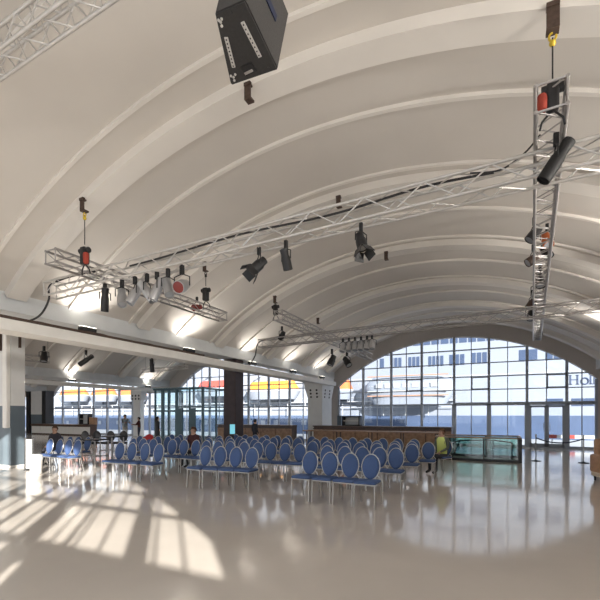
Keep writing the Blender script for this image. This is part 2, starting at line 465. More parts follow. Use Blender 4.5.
# ------------------------------------------------------------------ glass porch
p = thing('entrance_porch', (-20.3, 23, 0), 'glass entrance porch with dark teal frame against the end glazing', 'porch')
PX0, PX1, PYF, PYB, PZ = -22.6, -18.1, 21.9, 24.7, 3.55
posts = [(-22.45, .09), (-21.75, .20), (-21.2, .07), (-20.45, .20), (-19.3, .07), (-18.15, .12)]
b = MB()
for x, w in posts: b.box(x - w / 2, x + w / 2, PYF - .06, PYF + .06, 0, PZ)
for y in (23.3, 24.65):
    for x in (-22.45, -18.15): b.box(x - .05, x + .05, y - .05, y + .05, 0, PZ)
for z in (PZ - .05, 1.98, .06):
    b.box(PX0, PX1, PYF - .07, PYF + .07, z - .06, z + .06)
    for x in (PX0 + .12, PX1 - .06): b.box(x - .05, x + .05, PYF, PYB, z - .05, z + .05)
b.box(-20.5, PX1, PYF - .07, PYF + .05, 2.22, 2.30)
b.build('frame', M['porchframe'], p)
b = MB(); b.box(PX0 - .05, PX1 + .05, PYF - .1, PYB, PZ, PZ + .07); b.build('roof_panel', M['porchglass'], p)
g = MB(); g.quad((PX0 + .1, PYF, .1), (PX1, PYF, .1), (PX1, PYF, PZ), (PX0 + .1, PYF, PZ))
for x in (PX0 + .12, PX1 - .06): g.quad((x, PYF, .1), (x, PYB, .1), (x, PYB, PZ), (x, PYF, PZ))
g.build('glass', M['porchglass'], p)
for x0, x1 in ((-20.3, -19.85), (-19.2, -18.7)):
    b = MB(); b.box(x0, x1, PYF - .12, PYF - .07, .08, 2.15); b.build('door_leaf', M['porchframe'], p)

# ------------------------------------------------------------------ counters and furniture at the far end
def counter(x0, x1, y, d, h, label, front='wood', panels=4, th=.06):
    t = thing('bar_counter', ((x0 + x1) / 2, y + d / 2, 0), label, 'counter')
    b = MB(); b.box(x0, x1, y - .1, y + d, h - th, h, .01); b.build('counter_top', M['woodd'], t)
    w = (x1 - x0) / panels
    for k in range(panels):
        b = MB(); b.box(x0 + k * w + .02, x0 + (k + 1) * w - .02, y, y + .04, .1, h - .16); b.build('front_panel', M[front], t)
    b = MB(); b.box(x0 + .02, x1 - .02, y + .04, y + d - .02, 0, h - .06); b.build('body', M['woodd'], t)
    b = MB(); b.box(x0, x1, y - .05, y, h - .2, h - .15); b.build('rail', M['woodd'], t)
    return t
counter(-16.2, -10.95, 20.9, .7, 1.12, 'brown wooden bar counter between the porch and the holed pillar', panels=5)
counter(-9.6, -2.35, 20.9, .7, 1.12, 'brown wooden bar counter between the holed pillar and the glass enclosure', panels=6)
counter(-38.2, -30.4, 22.6, .7, .92, 'pale counter with brown top below the far glazing', 'white', 6, .2)
# long trestle tables in front of the right counter
t = thing('long_table', (-5.5, 17.8, 0), 'long narrow wooden table set before the right-hand bar counter', 'table')
b = MB(); b.box(-8.6, -2.4, 17.5, 18.1, .94, .99, .008); b.build('table_top', M['wood'], t)
for x in (-8.4, -6.9, -5.4, -4.0, -2.6):
    b = MB(); b.bar((x, 17.56, 0), (x, 17.56, .94), .05, .05); b.build('leg', M['woodd'], t)
    b = MB(); b.bar((x, 18.04, 0), (x, 18.04, .94), .05, .05); b.build('leg', M['woodd'], t)

def shelf_unit(x0, x1, y, z0, z1, label, lx=None):
    t = thing('display_cabinet', ((x0 + x1) / 2, y + .2, z0), label, 'cabinet')
    b = MB()
    for q in ((x0, x0 + .07, z0, z1), (x1 - .07, x1, z0, z1), (x0, x1, z0, z0 + .06), (x0, x1, z1 - .06, z1)): b.box(q[0], q[1], y, y + .4, q[2], q[3])
    b.build('frame', M['blackm'], t)
    b = MB(); b.box(x0 + .07, x1 - .07, y + .34, y + .38, z0 + .06, z1 - .06); b.build('back_panel', M['beam'], t)
    b = MB(); b.box(x0 + .07, x1 - .07, y + .04, y + .34, (z0 + z1) / 2 - .02, (z0 + z1) / 2 + .02); b.build('shelf', M['white'], t)
    return t
a = at(342, 428, Y=21.1); c = at(359.5, 416, Y=21.1)
shelf_unit(a.x, c.x, 21.1, 1.12, c.z, 'dark-framed shelf cabinet standing on the counter beside the holed pillar')
a = at(79, 423, Y=22.8); c = at(88, 415, Y=22.8)
shelf_unit(a.x, c.x, 22.8, .92, c.z + .1, 'dark-framed shelf cabinet on the far counter by the window')
b = MB(); b.box(c.x + .05, c.x + .7, 22.85, 23.15, .92, 1.5, .01)
tag(b.build('wooden_box', M['tan']), 'tan wooden box beside the cabinet on the far counter', 'box')

# glass-sided enclosure
GX0, GX1, GY0, GY1, GZ = -2.45, .42, 16.65, 18.45, .89
t = thing('glass_balustrade', (-1, 17.5, 0), 'green-tinted glass balustrade with brown handrail around an opening', 'balustrade')
b = MB()
for (x0, x1, y0, y1) in ((GX0, GX1, GY0 - .05, GY0 + .05), (GX0, GX1, GY1 - .05, GY1 + .05), (GX0 - .05, GX0 + .05, GY0, GY1), (GX1 - .05, GX1 + .05, GY0, GY1)):
    b.box(x0, x1, y0, y1, GZ - .05, GZ)
b.build('handrail', M['wood'], t)
b = MB(); b.box(GX0, GX1, GY0 - .06, GY0 + .02, 0, .09); b.box(GX0, GX1, GY1 - .02, GY1 + .04, 0, .09)
b.box(GX1 - .03, GX1 + .05, GY0, GY1, 0, .09); b.box(GX0 - .05, GX0 + .03, GY0, GY1, 0, .09); b.build('base_rail', M['blackm'], t)
for (x, y) in ((GX0, GY0), (GX1, GY0), (GX0, GY1), (GX1, GY1), ((GX0 + GX1) / 2 + .25, GY0), ((GX0 + GX1) / 2 + .25, GY1)):
    b = MB(); w = .06 if x == GX1 else .025
    b.box(x - w, x + w, y - w, y + w, 0, GZ - .05); b.build('post', M['blackm'], t)
g = MB(); g.quad((GX0, GY0, .09), (GX1, GY0, .09), (GX1, GY0, GZ - .05), (GX0, GY0, GZ - .05)); g.quad((GX0, GY1, .09), (GX1, GY1, .09), (GX1, GY1, GZ - .05), (GX0, GY1, GZ - .05))
g.quad((GX0, GY0, .09), (GX0, GY1, .09), (GX0, GY1, GZ - .05), (GX0, GY0, GZ - .05)); g.quad((GX1, GY0, .09), (GX1, GY1, .09), (GX1, GY1, GZ - .05), (GX1, GY0, GZ - .05))
g.build('glass', M['greenglass'], t)
b = MB(); b.path([(GX0 + .1, 17.5, .3), (GX0 + .35, 17.5, .52), (GX0 + .8, 17.5, .70), (GX1 - .9, 17.5, .74), (GX1 - .25, 17.5, .66)], .03)
b.path([(GX0 + .5, 17.5, .02), (GX0 + .8, 17.5, .70)], .02); b.path([(GX1 - .9, 17.5, .02), (GX1 - .9, 17.5, .74)], .02); b.path([(GX1 - .25, 17.5, .02), (GX1 - .25, 17.5, .66)], .02)
b.build('inner_handrail', M['blackm'], t)

# rope barrier posts
def stanchion(x, y, label):
    t = thing('stanchion', (x, y, 0), label, 'barrier post')
    b = MB(); b.lathe([(.17, 0), (.17, .015), (.05, .035), (.02, .05)], Matrix.Translation((x, y, 0)), 20); b.build('base', M['blackm'], t, True)
    b = MB(); b.tube((x, y, .03), (x, y, .93), .02, n=12); b.build('pole', M['silver'], t, True)
    b = MB(); b.lathe([(.03, 0), (.035, .03), (.02, .06), (.03, .075), (.012, .095)], Matrix.Translation((x, y, .9)), 14); b.build('finial', M['silver'], t, True)
stanchion(.96, 17.62, 'slim chrome rope-barrier post next to the glass balustrade')
stanchion(2.43, 17.63, 'slim chrome rope-barrier post nearer the tan armchair')
b = MB(); b.path([(.96 + 1.47 * k / 16, 17.62, .86 - .17 * (1 - (k / 8 - 1) ** 2)) for k in range(17)], .022)
tag(b.build('barrier_rope', M['rope'], None, True), 'dark blue rope sagging between the two chrome posts', 'rope')

# armchair cut by the right edge of the frame
ac = at(615, 482, Z=0)
t = thing('armchair', (ac.x, ac.y, 0), 'tan armchair with dark feet at the edge of the glossy floor', 'armchair', rz=0)
mm = Matrix.Translation((ac.x, ac.y, 0)) @ Matrix.Rotation(math.radians(20), 4, 'Z')
b = MB(); b.box(-.30, .30, -.30, .28, .30, .46, .05, mm); b.build('seat', M['cream'], t, True)
b = MB(); b.box(-.33, .33, .22, .36, .28, 1.08, .06, mm); b.build('backrest', M['tan'], t, True)
for s in (-1, 1):
    b = MB(); b.box(s * .36 - .07, s * .36 + .07, -.32, .34, .22, .68, .05, mm); b.build('armrest', M['tan'] if s < 0 else M['cream'], t, True)
    b = MB(); b.box(s * .36 - .05, s * .36 + .05, -.30, .30, .12, .24, .02, mm); b.build('side_panel', M['cream'], t, True)
    for yy in (-.26, .26):
        b = MB(); b.tube(mm @ Vector((s * .33, yy, 0)), mm @ Vector((s * .33, yy, .2)), .022, .035); b.build('leg', M['blackm'], t)

# ------------------------------------------------------------------ chairs
def make_chair():
    t = thing('banquet_chair', (0, 0, 0), 'x', 'chair', 'blue oval-backed banquet chairs')
    # seat
    b = MB(); b.box(-.208, .208, -.205, .195, .43, .482, .022)
    b.build('seat', M['blue'], t, True)
    # oval pad, leaning back
    def back(u, v, w):      # u across, v up from oval centre, w thickness towards the front
        z = .705 + v; lean = .16 * (z - .46)
        return Vector((u, .185 + lean - w, z))
    N = 28
    def oval(k, sx, sz):
        a = 2 * PI * k / N; s_, c_ = math.sin(a), math.cos(a)
        wv = 1 - .10 * max(0, -c_)
        return sx * s_ * wv, sz * c_
    b = MB(); rings = []
    for sc_, w in ((.72, .032), (.92, .026), (1, .010), (1, -.012), (.9, -.02)):
        rings.append([b.bm.verts.new(back(*oval(k, .168 * sc_, .230 * sc_), w)) for k in range(N)])
    for A, B in zip(rings, rings[1:]):
        for k in range(N): b.bm.faces.new((A[k], A[(k + 1) % N], B[(k + 1) % N], B[k]))
    b.bm.faces.new(rings[0]); b.bm.faces.new(rings[-1][::-1])
    b.build('backrest', M['blue'], t, True)
    b = MB(); b.path([back(*oval(k, .180, .243), 0) for k in range(N)], .0095, closed=True)
    for s in (-1, 1):
        q = back(*oval(int(N * .36), .180, .243), 0); q.x = s * abs(q.x)
        b.path([q, (s * .185, .20, .50), (s * .19, .19, .44)], .012)
    b.build('back_frame', M['silver'], t, True)
    b = MB()
    b.path([(-.198, -.195, .42), (.198, -.195, .42), (.198, .19, .42), (-.198, .19, .42)], .013, closed=True)
    b.build('seat_frame', M['silver'], t, True)
    for s in (-1, 1):
        b = MB(); b.tube((s * .19, -.188, .42), (s * .195, -.205, 0), .013, .011); b.build('leg', M['silver'], t, True)
        b = MB(); b.tube((s * .19, .185, .43), (s * .195, .30, 0), .013, .011); b.build('leg', M['alud'], t, True)
    return t
chair0 = make_chair(); used = [False]
ORD = ['first', 'second', 'third', 'fourth', 'fifth', 'sixth', 'seventh', 'eighth', 'ninth', 'tenth', 'eleventh', 'twelfth',
       'thirteenth', 'fourteenth', 'fifteenth', 'sixteenth', 'seventeenth', 'eighteenth', 'nineteenth', 'twentieth', 'twenty-first', 'twenty-second', 'twenty-third', 'twenty-fourth']
seats = {}
def chair(xb, yb, label, rz=None):
    rz = random.uniform(-.06, .06) if rz is None else rz
    loc = (xb, yb - .26, 0)
    if not used[0]:
        used[0] = True; chair0.location = loc; chair0.rotation_euler = (0, 0, rz); chair0['label'] = label; return chair0
    return dup(chair0, loc, rz, label)
def row(xs, y, desc, key, slope=0., jit=.04):
    for k, x in enumerate(xs):
        yy = y + slope * k + random.uniform(-jit, jit)
        seats[(key, k)] = (x, yy - .26)
        chair(x, yy, 'blue oval-backed chair, %s from left %s' % (ORD[k], desc))
row([-13.0, -12.55, -12.1, -11.62], 8.3, 'in the sunlit front group beside the big pillar', 'S1')
row([-14.35, -13.85, -13.4, -12.9], 9.55, 'in the second row behind the sunlit group', 'S2', 0, .01)
row([-9.57, -9.12, -8.65, -8.15], 8.08, 'in the front row just beyond the sun patches', 'L1', 0, .02)
row([-6.55, -6.12, -5.69, -5.28], 8.03, 'in the front row of the middle block', 'M1', .03, .01)
row([-3.67, -3.21, -2.76, -2.33], 7.84, 'in the foremost row nearest the viewer', 'R1', -.03, .0)
row([-10.9, -10.45, -10.0], 9.7, 'in the second row behind the sun-patch chairs', 'L2', 0, .01)
JX = at(149.5, 437, Y=11.0).x
row([-9.25 + .44 * k for k in range(11)], 9.75, 'in the long second row of the middle block', 'M2')
row([-3.95, -3.47, -3.04, -2.65, -2.25], 9.45, 'in the second row of the block nearest the viewer', 'R2')
row([JX - .45 + .45 * k for k in range(13)], 11.0, 'in the long third row before the brown column', 'M3', 0, .015)
row([-5.0, -4.53, -4.05, -3.6, -3.1, -2.65, -2.18], 10.85, 'in the third row of the block nearest the viewer', 'R3')
row([-11.7 + .46 * k for k in range(13)], 12.25, 'in the long fourth row before the brown column', 'M4')
row([-5.4, -4.9, -4.4, -3.9, -3.4, -2.9, -2.42, -1.94], 11.95, 'in the fourth row of the block nearest the viewer', 'R4')
row([-9.5 + .47 * k for k in range(8)], 13.4, 'in the rear row beside the brown column', 'M5')
row([-5.6, -5.1, -4.6, -4.1, -3.6, -3.1, -2.6], 13.2, 'in the rear row before the long wooden table', 'R5')
chair(-1.72, 13.1, 'blue oval-backed chair under the person in the yellow vest', -.5)

# black bistro furniture at the left
def high_table(x, y, label):
    t = thing('bistro_table', (x, y, 0), label, 'table')
    b = MB(); b.box(x - .38, x + .38, y - .3, y + .3, .86, .90, .008); b.build('table_top', M['blackm'], t)
    for sx in (-.33, .33):
        for sy in (-.25, .25):
            b = MB(); b.bar((x + sx, y + sy, 0), (x + sx, y + sy, .86), .03, .03); b.build('leg', M['alud'], t)
    b = MB(); b.bar((x - .33, y, .35), (x + .33, y, .35), .03, .03); b.bar((x - .33, y - .25, .35), (x - .33, y + .25, .35), .03, .03); b.bar((x + .33, y - .25, .35), (x + .33, y + .25, .35), .03, .03); b.build('stretcher', M['alud'], t)
a = at(95, 439, Z=.9); high_table(a.x, a.y, 'black-topped tall table beyond the sunlit chairs, nearer the big pillar')
a = at(112, 436, Z=.9); high_table(a.x, a.y, 'black-topped tall table beyond the sunlit chairs, nearer the standing people')
def black_chair(px, label):
    a = at(px, 431, Z=.98)
    t = thing('tub_chair', (a.x, a.y, 0), label, 'chair', 'black tub chairs')
    b = MB(); b.box(a.x - .24, a.x + .24, a.y - .25, a.y + .2, .40, .50, .04); b.build('seat', M['blackp'], t, True)
    b = MB(); b.ball((a.x, a.y + .2, .74), .26, 1, .28, .95, 16, 10); b.build('backrest', M['blackp'], t, True)
    for sx in (-.2, .2):
        for sy in (-.2, .18):
            b = MB(); b.tube((a.x + sx, a.y + sy, .42), (a.x + sx * 1.1, a.y + sy * 1.1, 0), .014); b.build('leg', M['alud'], t)
black_chair(81, 'black round-backed chair behind the sunlit blue chairs')
black_chair(93, 'black round-backed chair behind the first tall black table')
black_chair(107, 'black round-backed chair between the tall table and the man in grey')
black_chair(120, 'black round-backed chair directly below the man in grey')

# things near the big pillar
a = at(36, 474, Z=0)
t = thing('waste_bin', (a.x, a.y, 0), 'white cylindrical bin standing in the sun beside the big pillar', 'bin')
b = MB(); b.lathe([(.13, 0), (.15, .02), (.16, .5), (.155, .52)], Matrix.Translation(a), 20); b.build('body', M['white'], t, True)
b = MB(); b.lathe([(.165, .50), (.17, .54), (.10, .57)], Matrix.Translation(a), 20); b.build('lid', M['white'], t, True)
a = at(29, 470, Z=0)
t = thing('display_stand', (a.x, a.y, 0), 'slim grey panel stand with dark edges against the big pillar', 'stand')
mm = Matrix.Translation(a) @ Matrix.Rotation(YAW + .5, 4, 'Z')
b = MB(); b.box(-.08, .08, -.02, .02, .05, .95, 0, mm); b.build('panel', M['beam'], t)
for s in (-1, 1):
    b = MB(); b.box(s * .10 - .02, s * .10 + .02, -.03, .03, 0, 1.0, 0, mm); b.build('edge_post', M['blackm'], t)
b = MB(); b.box(-.13, .13, -.12, .12, 0, .02, 0, mm); b.build('base', M['blackm'], t)

# ------------------------------------------------------------------ people
def hand_fingers(b, w, d, side):
    """five separate bent fingers leaving the palm at w along direction d"""
    d = d.normalized(); sidev = d.cross(Vector((0, 1, 0)) if abs(d.y) < .8 else Vector((0, 0, 1))).normalized()
    n = sidev.cross(d)
    for k, (L, o) in enumerate(((.065, -.027), (.075, -.009), (.070, .009), (.055, .026))):
        p0 = w + d * .07 + sidev * o; p1 = p0 + d * L * .55 + n * .006; p2 = p1 + d * L * .4 + n * .022
        b.path([p0 - d * .02, p1, p2], [.009, .008, .006], 6)
    p0 = w + d * .02 + sidev * .03 * side
    b.path([p0, p0 + d * .035 + sidev * .022 * side, p0 + d * .065 + sidev * .02 * side + n * .01], [.011, .009, .007], 6)

def person(label, loc, rz, h, shirt, trousers, hair, pose='stand', skin=(.55, .34, .25), longhair=False, vest=None, skirt=None):
    S = h / 1.72
    t = thing('person', loc, label, 'person', rz=rz)
    V = lambda *p: Vector(p)
    dz, hip_f = (0, 0)
    if pose == 'sit': dz = -.40
    J = dict(pelvis=V(0, 0, .93 + dz), spine=V(0, .01, 1.15 + dz), chest=V(0, .01, 1.34 + dz), neck=V(0, 0, 1.47 + dz), head=V(0, -.02, 1.58 + dz), crown=V(0, -.01, 1.66 + dz))
    for s, n in ((-1, 'l'), (1, 'r')):
        J['sh' + n] = V(s * .17, .01, 1.40 + dz); J['hip' + n] = V(s * .09, 0, .88 + dz)
        if pose == 'sit':
            J['kn' + n] = V(s * .11, -.43, .50); J['an' + n] = V(s * .11, -.42, .09); J['to' + n] = V(s * .12, -.58, .04)
            J['el' + n] = V(s * .23, -.03, 1.14 + dz); J['wr' + n] = V(s * .12, -.25, 1.02 + dz)
        else:
            st = .10 if s < 0 else -.06
            J['kn' + n] = V(s * .10, -.02 - st * .3, .49); J['an' + n] = V(s * .11, .03 - st * .6, .09); J['to' + n] = V(s * .12, -.12 - st * .6, .04)
            if pose == 'reach':
                J['el' + n] = V(s * .22, -.16, 1.17); J['wr' + n] = V(s * .14, -.40, 1.20)
            else:
                J['el' + n] = V(s * .23, .03, 1.13); J['wr' + n] = V(s * .22, -.07, .90)
        J['ha' + n] = J['wr' + n] + (J['wr' + n] - J['el' + n]).normalized() * .07
    E_ = [('pelvis', 'spine', 's'), ('spine', 'chest', 's'), ('chest', 'neck', 's'), ('neck', 'head', 'k'), ('head', 'crown', 'k')]
    for n in 'lr':
        E_ += [('chest', 'sh' + n, 's'), ('sh' + n, 'el' + n, 's'), ('el' + n, 'wr' + n, 's'), ('wr' + n, 'ha' + n, 'k'),
               ('pelvis', 'hip' + n, 't'), ('hip' + n, 'kn' + n, 't'), ('kn' + n, 'an' + n, 't'), ('an' + n, 'to' + n, 'f')]
    Rr = dict(pelvis=(.15, .11), spine=(.135, .10), chest=(.16, .11), neck=(.055, .055), head=(.082, .095), crown=(.065, .08))
    for n in 'lr':
        Rr.update({'sh' + n: (.062, .062), 'el' + n: (.043, .043), 'wr' + n: (.030, .030), 'ha' + n: (.036, .020), 'hip' + n: (.088, .088),
                   'kn' + n: (.062, .062), 'an' + n: (.045, .045), 'to' + n: (.042, .035)})
    keys = list(J)
    me = bpy.data.meshes.new('body'); me.from_pydata([J[k] for k in keys], [(keys.index(a), keys.index(b)) for a, b, _ in E_], [])
    ob = bpy.data.objects.new('body', me); col.objects.link(ob)
    md = ob.modifiers.new('skin', 'SKIN'); md.use_smooth_shade = True
    for k, sv in zip(keys, me.skin_vertices[0].data): sv.radius = Rr[k]; sv.use_root = (k == 'pelvis')
    sd = ob.modifiers.new('sub', 'SUBSURF'); sd.levels = 1; sd.render_levels = 1
    dg = bpy.context.evaluated_depsgraph_get(); ev = ob.evaluated_get(dg)
    nm = bpy.data.meshes.new_from_object(ev)
    bpy.data.objects.remove(ob)
    b = MB(); b.bm.from_mesh(nm)
    segs = [(J[a], J[c], k) for a, c, k in E_]
    def near(p):
        best = (9, 's')
        for a, c, k in segs:
            d = c - a; u = max(0, min(1, (p - a).dot(d) / d.length_squared)); q = (p - a - d * u).length
            if k == 'k' and (a - J['neck']).length < .01: q += .0
            best = min(best, (q, k))
        return best[1]
    for f in b.bm.faces: f.material_index = {'s': 1, 't': 2, 'k': 0, 'f': 3}[near(f.calc_center_median())]; f.smooth = True
    b.mi = 0
    for s, n in ((-1, 'l'), (1, 'r')): hand_fingers(b, J['wr' + n], J['ha' + n] - J['wr' + n], -s)
    hc = J['head']
    b.path([hc + V(0, -.085, .025), hc + V(0, -.112, -.012), hc + V(0, -.09, -.02)], [.008, .014, .01], 6)      # nose
    for s in (-1, 1): b.ball(hc + V(s * .085, .005, 0), .03, .35, .7, 1, 8, 6)                                   # ears
    b.mi = 4
    for s in (-1, 1): b.ball(hc + V(s * .032, -.086, .028), .011, 1, .6, .7, 8, 6)
    b.mi = 5; b.ball(hc + V(0, -.086, -.048), .022, 1, .4, .28, 8, 6)
    pm = lambda n_, c: mat(n_, c, .75, noise=.06, nscale=12)
    bmesh.ops.scale(b.bm, vec=(S, S, S if pose != 'sit' else 1), verts=b.bm.verts)
    o = b.build('body', [pm('skin', skin), pm('shirt', shirt), pm('trousers', trousers), pm('shoes', (.03, .028, .028)), pm('eyes', (.02, .02, .02)), pm('lips', (.35, .14, .12))])
    o.parent = t
    b = MB()
    hz = hc + V(0, .018, .035)
    b.ball(hz, .104, .96, 1.02, .98, 14, 10)
    cut = [v for v in b.bm.verts if v.co.y < hc.y - .04 and v.co.z < hc.z + .065 or v.co.z < hc.z - .075]
    bmesh.ops.delete(b.bm, geom=cut, context='VERTS')
    if longhair: b.path([hc + V(0, .06, .06), hc + V(0, .10, -.06), hc + V(0, .11, -.22)], [.09, .09, .05], 10)
    bmesh.ops.scale(b.bm, vec=(S, S, S if pose != 'sit' else 1), verts=b.bm.verts)
    o = b.build('hair', pm('hair', hair), None, True); o.parent = t
    if vest:
        b = MB()
        b.lathe([(.16, .96 + dz), (.155, 1.15 + dz), (.17, 1.36 + dz), (.12, 1.44 + dz), (.075, 1.46 + dz)], Matrix.Diagonal((1, .72, 1, 1)), 18)
        bmesh.ops.scale(b.bm, vec=(S, S, S if pose != 'sit' else 1), verts=b.bm.verts)
        o = b.build('vest', vest, None, True); o.parent = t
    if skirt:
        b = MB()
        b.lathe([(.22, .35), (.20, .7), (.165, 1.0), (.185, 1.34), (.10, 1.45)], Matrix.Diagonal((1, .78, 1, 1)), 18)
        bmesh.ops.scale(b.bm, vec=(S, S, S), verts=b.bm.verts)
        o = b.build('long_coat', skirt, None, True); o.parent = t
    return t
dark = (.02, .02, .022)
a = at(125, 415, D=26.2); person('standing man in a pale grey-blue shirt reaching out at the far tables', (a.x, a.y, 0), 1.2, 1.74, (.28, .33, .38), (.5, .48, .45), (.04, .03, .02), 'reach')
a = at(139, 420, D=26.4); person('person in a dark maroon top facing the man in grey', (a.x, a.y, 0), -1.0, 1.58, (.09, .025, .022), (.03, .04, .07), dark, 'reach')
a = at(157.5, 418, D=24.5); person('long-haired person in a long black coat beside the glass porch', (a.x, a.y, 0), 2.6, 1.62, dark, dark, (.025, .018, .015), 'stand', longhair=True, skirt=M['blackp'])
a = at(255, 424, D=20.5); person('person in dark clothes standing at the brown bar counter', (a.x, a.y, 0), 2.8, 1.5, (.03, .035, .05), (.02, .022, .035), dark, 'stand')
xs = at(198.5, 431, Z=1.15)
k = min((kk for kk in seats if kk[0] == 'M3'), key=lambda q: abs(seats[q][0] - at(198.5, 430, Y=10.8).x)); x_, y_ = seats[k]
person('seated person in dark red and black clothes amid the middle chair rows', (x_, y_ + .02, 0), 0, 1.72, (.07, .02, .022), (.03, .03, .035), (.10, .05, .03), 'sit')
x_, y_ = seats[('S2', 0)]
person('dark-haired seated person in black behind the sunlit chairs', (x_, y_ + .02, 0), .3, 1.72, (.035, .035, .05), (.03, .03, .04), (.12, .06, .035), 'sit')
person('seated person in a yellow high-visibility vest at the end of the chair rows', (-1.72, 12.86, 0), -.5, 1.72, (.12, .14, .12), (.03, .035, .05), (.16, .08, .04), 'sit', vest=M['hivis'])
# red jacket on a chair back
a = at(149.5, 437, Y=11.0)
t = thing('jacket', (a.x, a.y, .55), 'bright red jacket draped over a chair back before the porch', 'jacket')
b = MB()
b.path([(a.x - .18, a.y - .08, .66), (a.x - .185, a.y - .04, .82), (a.x - .12, a.y, .93), (a.x, a.y, .965), (a.x + .12, a.y, .93), (a.x + .185, a.y - .04, .82), (a.x + .18, a.y - .08, .66)], [.035, .045, .05, .055, .05, .045, .035], 10)
b.box(a.x - .17, a.x + .17, a.y - .06, a.y + .02, .6, .94, .03); b.build('body', M['red'], t, True)
b = MB(); b.path([(a.x - .17, a.y - .06, .90), (a.x - .205, a.y - .10, .74), (a.x - .19, a.y - .12, .58)], [.045, .04, .035], 8); b.build('sleeve', M['red'], t, True)
b = MB(); b.path([(a.x + .17, a.y - .06, .90), (a.x + .205, a.y - .10, .74), (a.x + .19, a.y - .12, .58)], [.045, .04, .035], 8); b.build('sleeve', M['red'], t, True)

# ------------------------------------------------------------------ trusses
TRUSS, ENDS = {}, {}
def truss(p, q, label, w=.29, h=.29, r=.024, rb=.0105, pitch=.42, m='alu', deco=None):
    p, q = Vector(p), Vector(q); d = (q - p); L = d.length; d.normalize()
    sd = Vector((0, 0, 1)).cross(d).normalized(); up = d.cross(sd)
    t = thing('lighting_truss', (p + q) / 2, label, 'truss')
    cs = [(-1, -1), (1, -1), (1, 1), (-1, 1)]
    def P(u, c): return p + d * u + sd * (c[0] * w / 2) + up * (c[1] * h / 2)
    for c in cs:
        b = MB(); b.tube(P(0, c), P(L, c), r, n=8); b.build('chord', M[m], t, True)
    b = MB(); n = max(2, round(L / pitch))
    for f in range(4):
        A, B = cs[f], cs[(f + 1) % 4]
        for k in range(n):
            u0, u1 = L * k / n, L * (k + 1) / n
            if k % 2: b.tube(P(u0, A), P(u1, B), rb, n=5)
            else: b.tube(P(u0, B), P(u1, A), rb, n=5)
        for u in (.01, L - .01): b.tube(P(u, A), P(u, B), rb * 1.2, n=5)
    b.build('bracing', M[m], t)
    for k, w_ in (('small', 'small silver truss'), ('thin', 'thin pale truss'), ('near', 'silver lighting truss right overhead')):
        if label.startswith(w_): TRUSS[k] = t; ENDS[k] = (Vector(p), Vector(q))
    return t, P, L
TM0, TM1 = at(50, 291, Z=4.42), at(545, 168, Z=4.80)
dM = (TM1 - TM0).normalized(); TM2 = TM1 + dM * 1.9
truss(TM0, TM2, 'long silver lighting truss crossing the hall in front of the chairs')
TY0 = at(551.5, 94, Z=5.12); TY1 = at(537, 337, Z=5.12)
truss(TY0, TY1, 'silver lighting truss running lengthways towards the ship window', m='alud', pitch=.26)
TF0, TF1 = at(260, 344, Z=4.5), at(600, 305, Z=4.72)
dF = (TF1 - TF0).normalized()
truss(TF0, TF1 + dF * .9, 'far silver lighting truss crossing the hall above the rear chair rows', m='alud')
TL0, TL1 = at(50, 256, Z=4.70), at(223, 317, Z=4.70)
truss(TL0, TL1, 'short silver truss with red-lensed cans passing under the long truss end', w=.29, h=.24, m='alud')
TK0, TK1 = at(278, 315, Z=4.85), at(370, 357, Z=4.85)
truss(TK0, TK1, 'short dark truss running lengthways below the far crossing truss', m='alud')
TN0, TN1 = at(0, 54, Z=6.0), at(72, 0, Z=6.0)
dN = (TN1 - TN0).normalized()
truss(TN0 - dN * 1.0, TN1 + dN * 3.0, 'silver lighting truss right overhead near the hanging loudspeaker', w=.24, h=.26, r=.022, pitch=.22)
tB0, tB1 = Vector((-16.5, 13.0, 4.2)), Vector((-13.8, 13.4, 4.2))
a0 = at(22, 357, D=16.); a1 = at(50, 360, D=16.5)
truss(a0, a1, 'small silver truss hanging in the vault beyond the white beam', w=.22, h=.22, m='alud')
a0 = at(142, 371, D=22); a1 = at(188, 367, D=22)
truss(a0, a1, 'thin pale truss hanging above the glass porch', w=.16, h=.16)

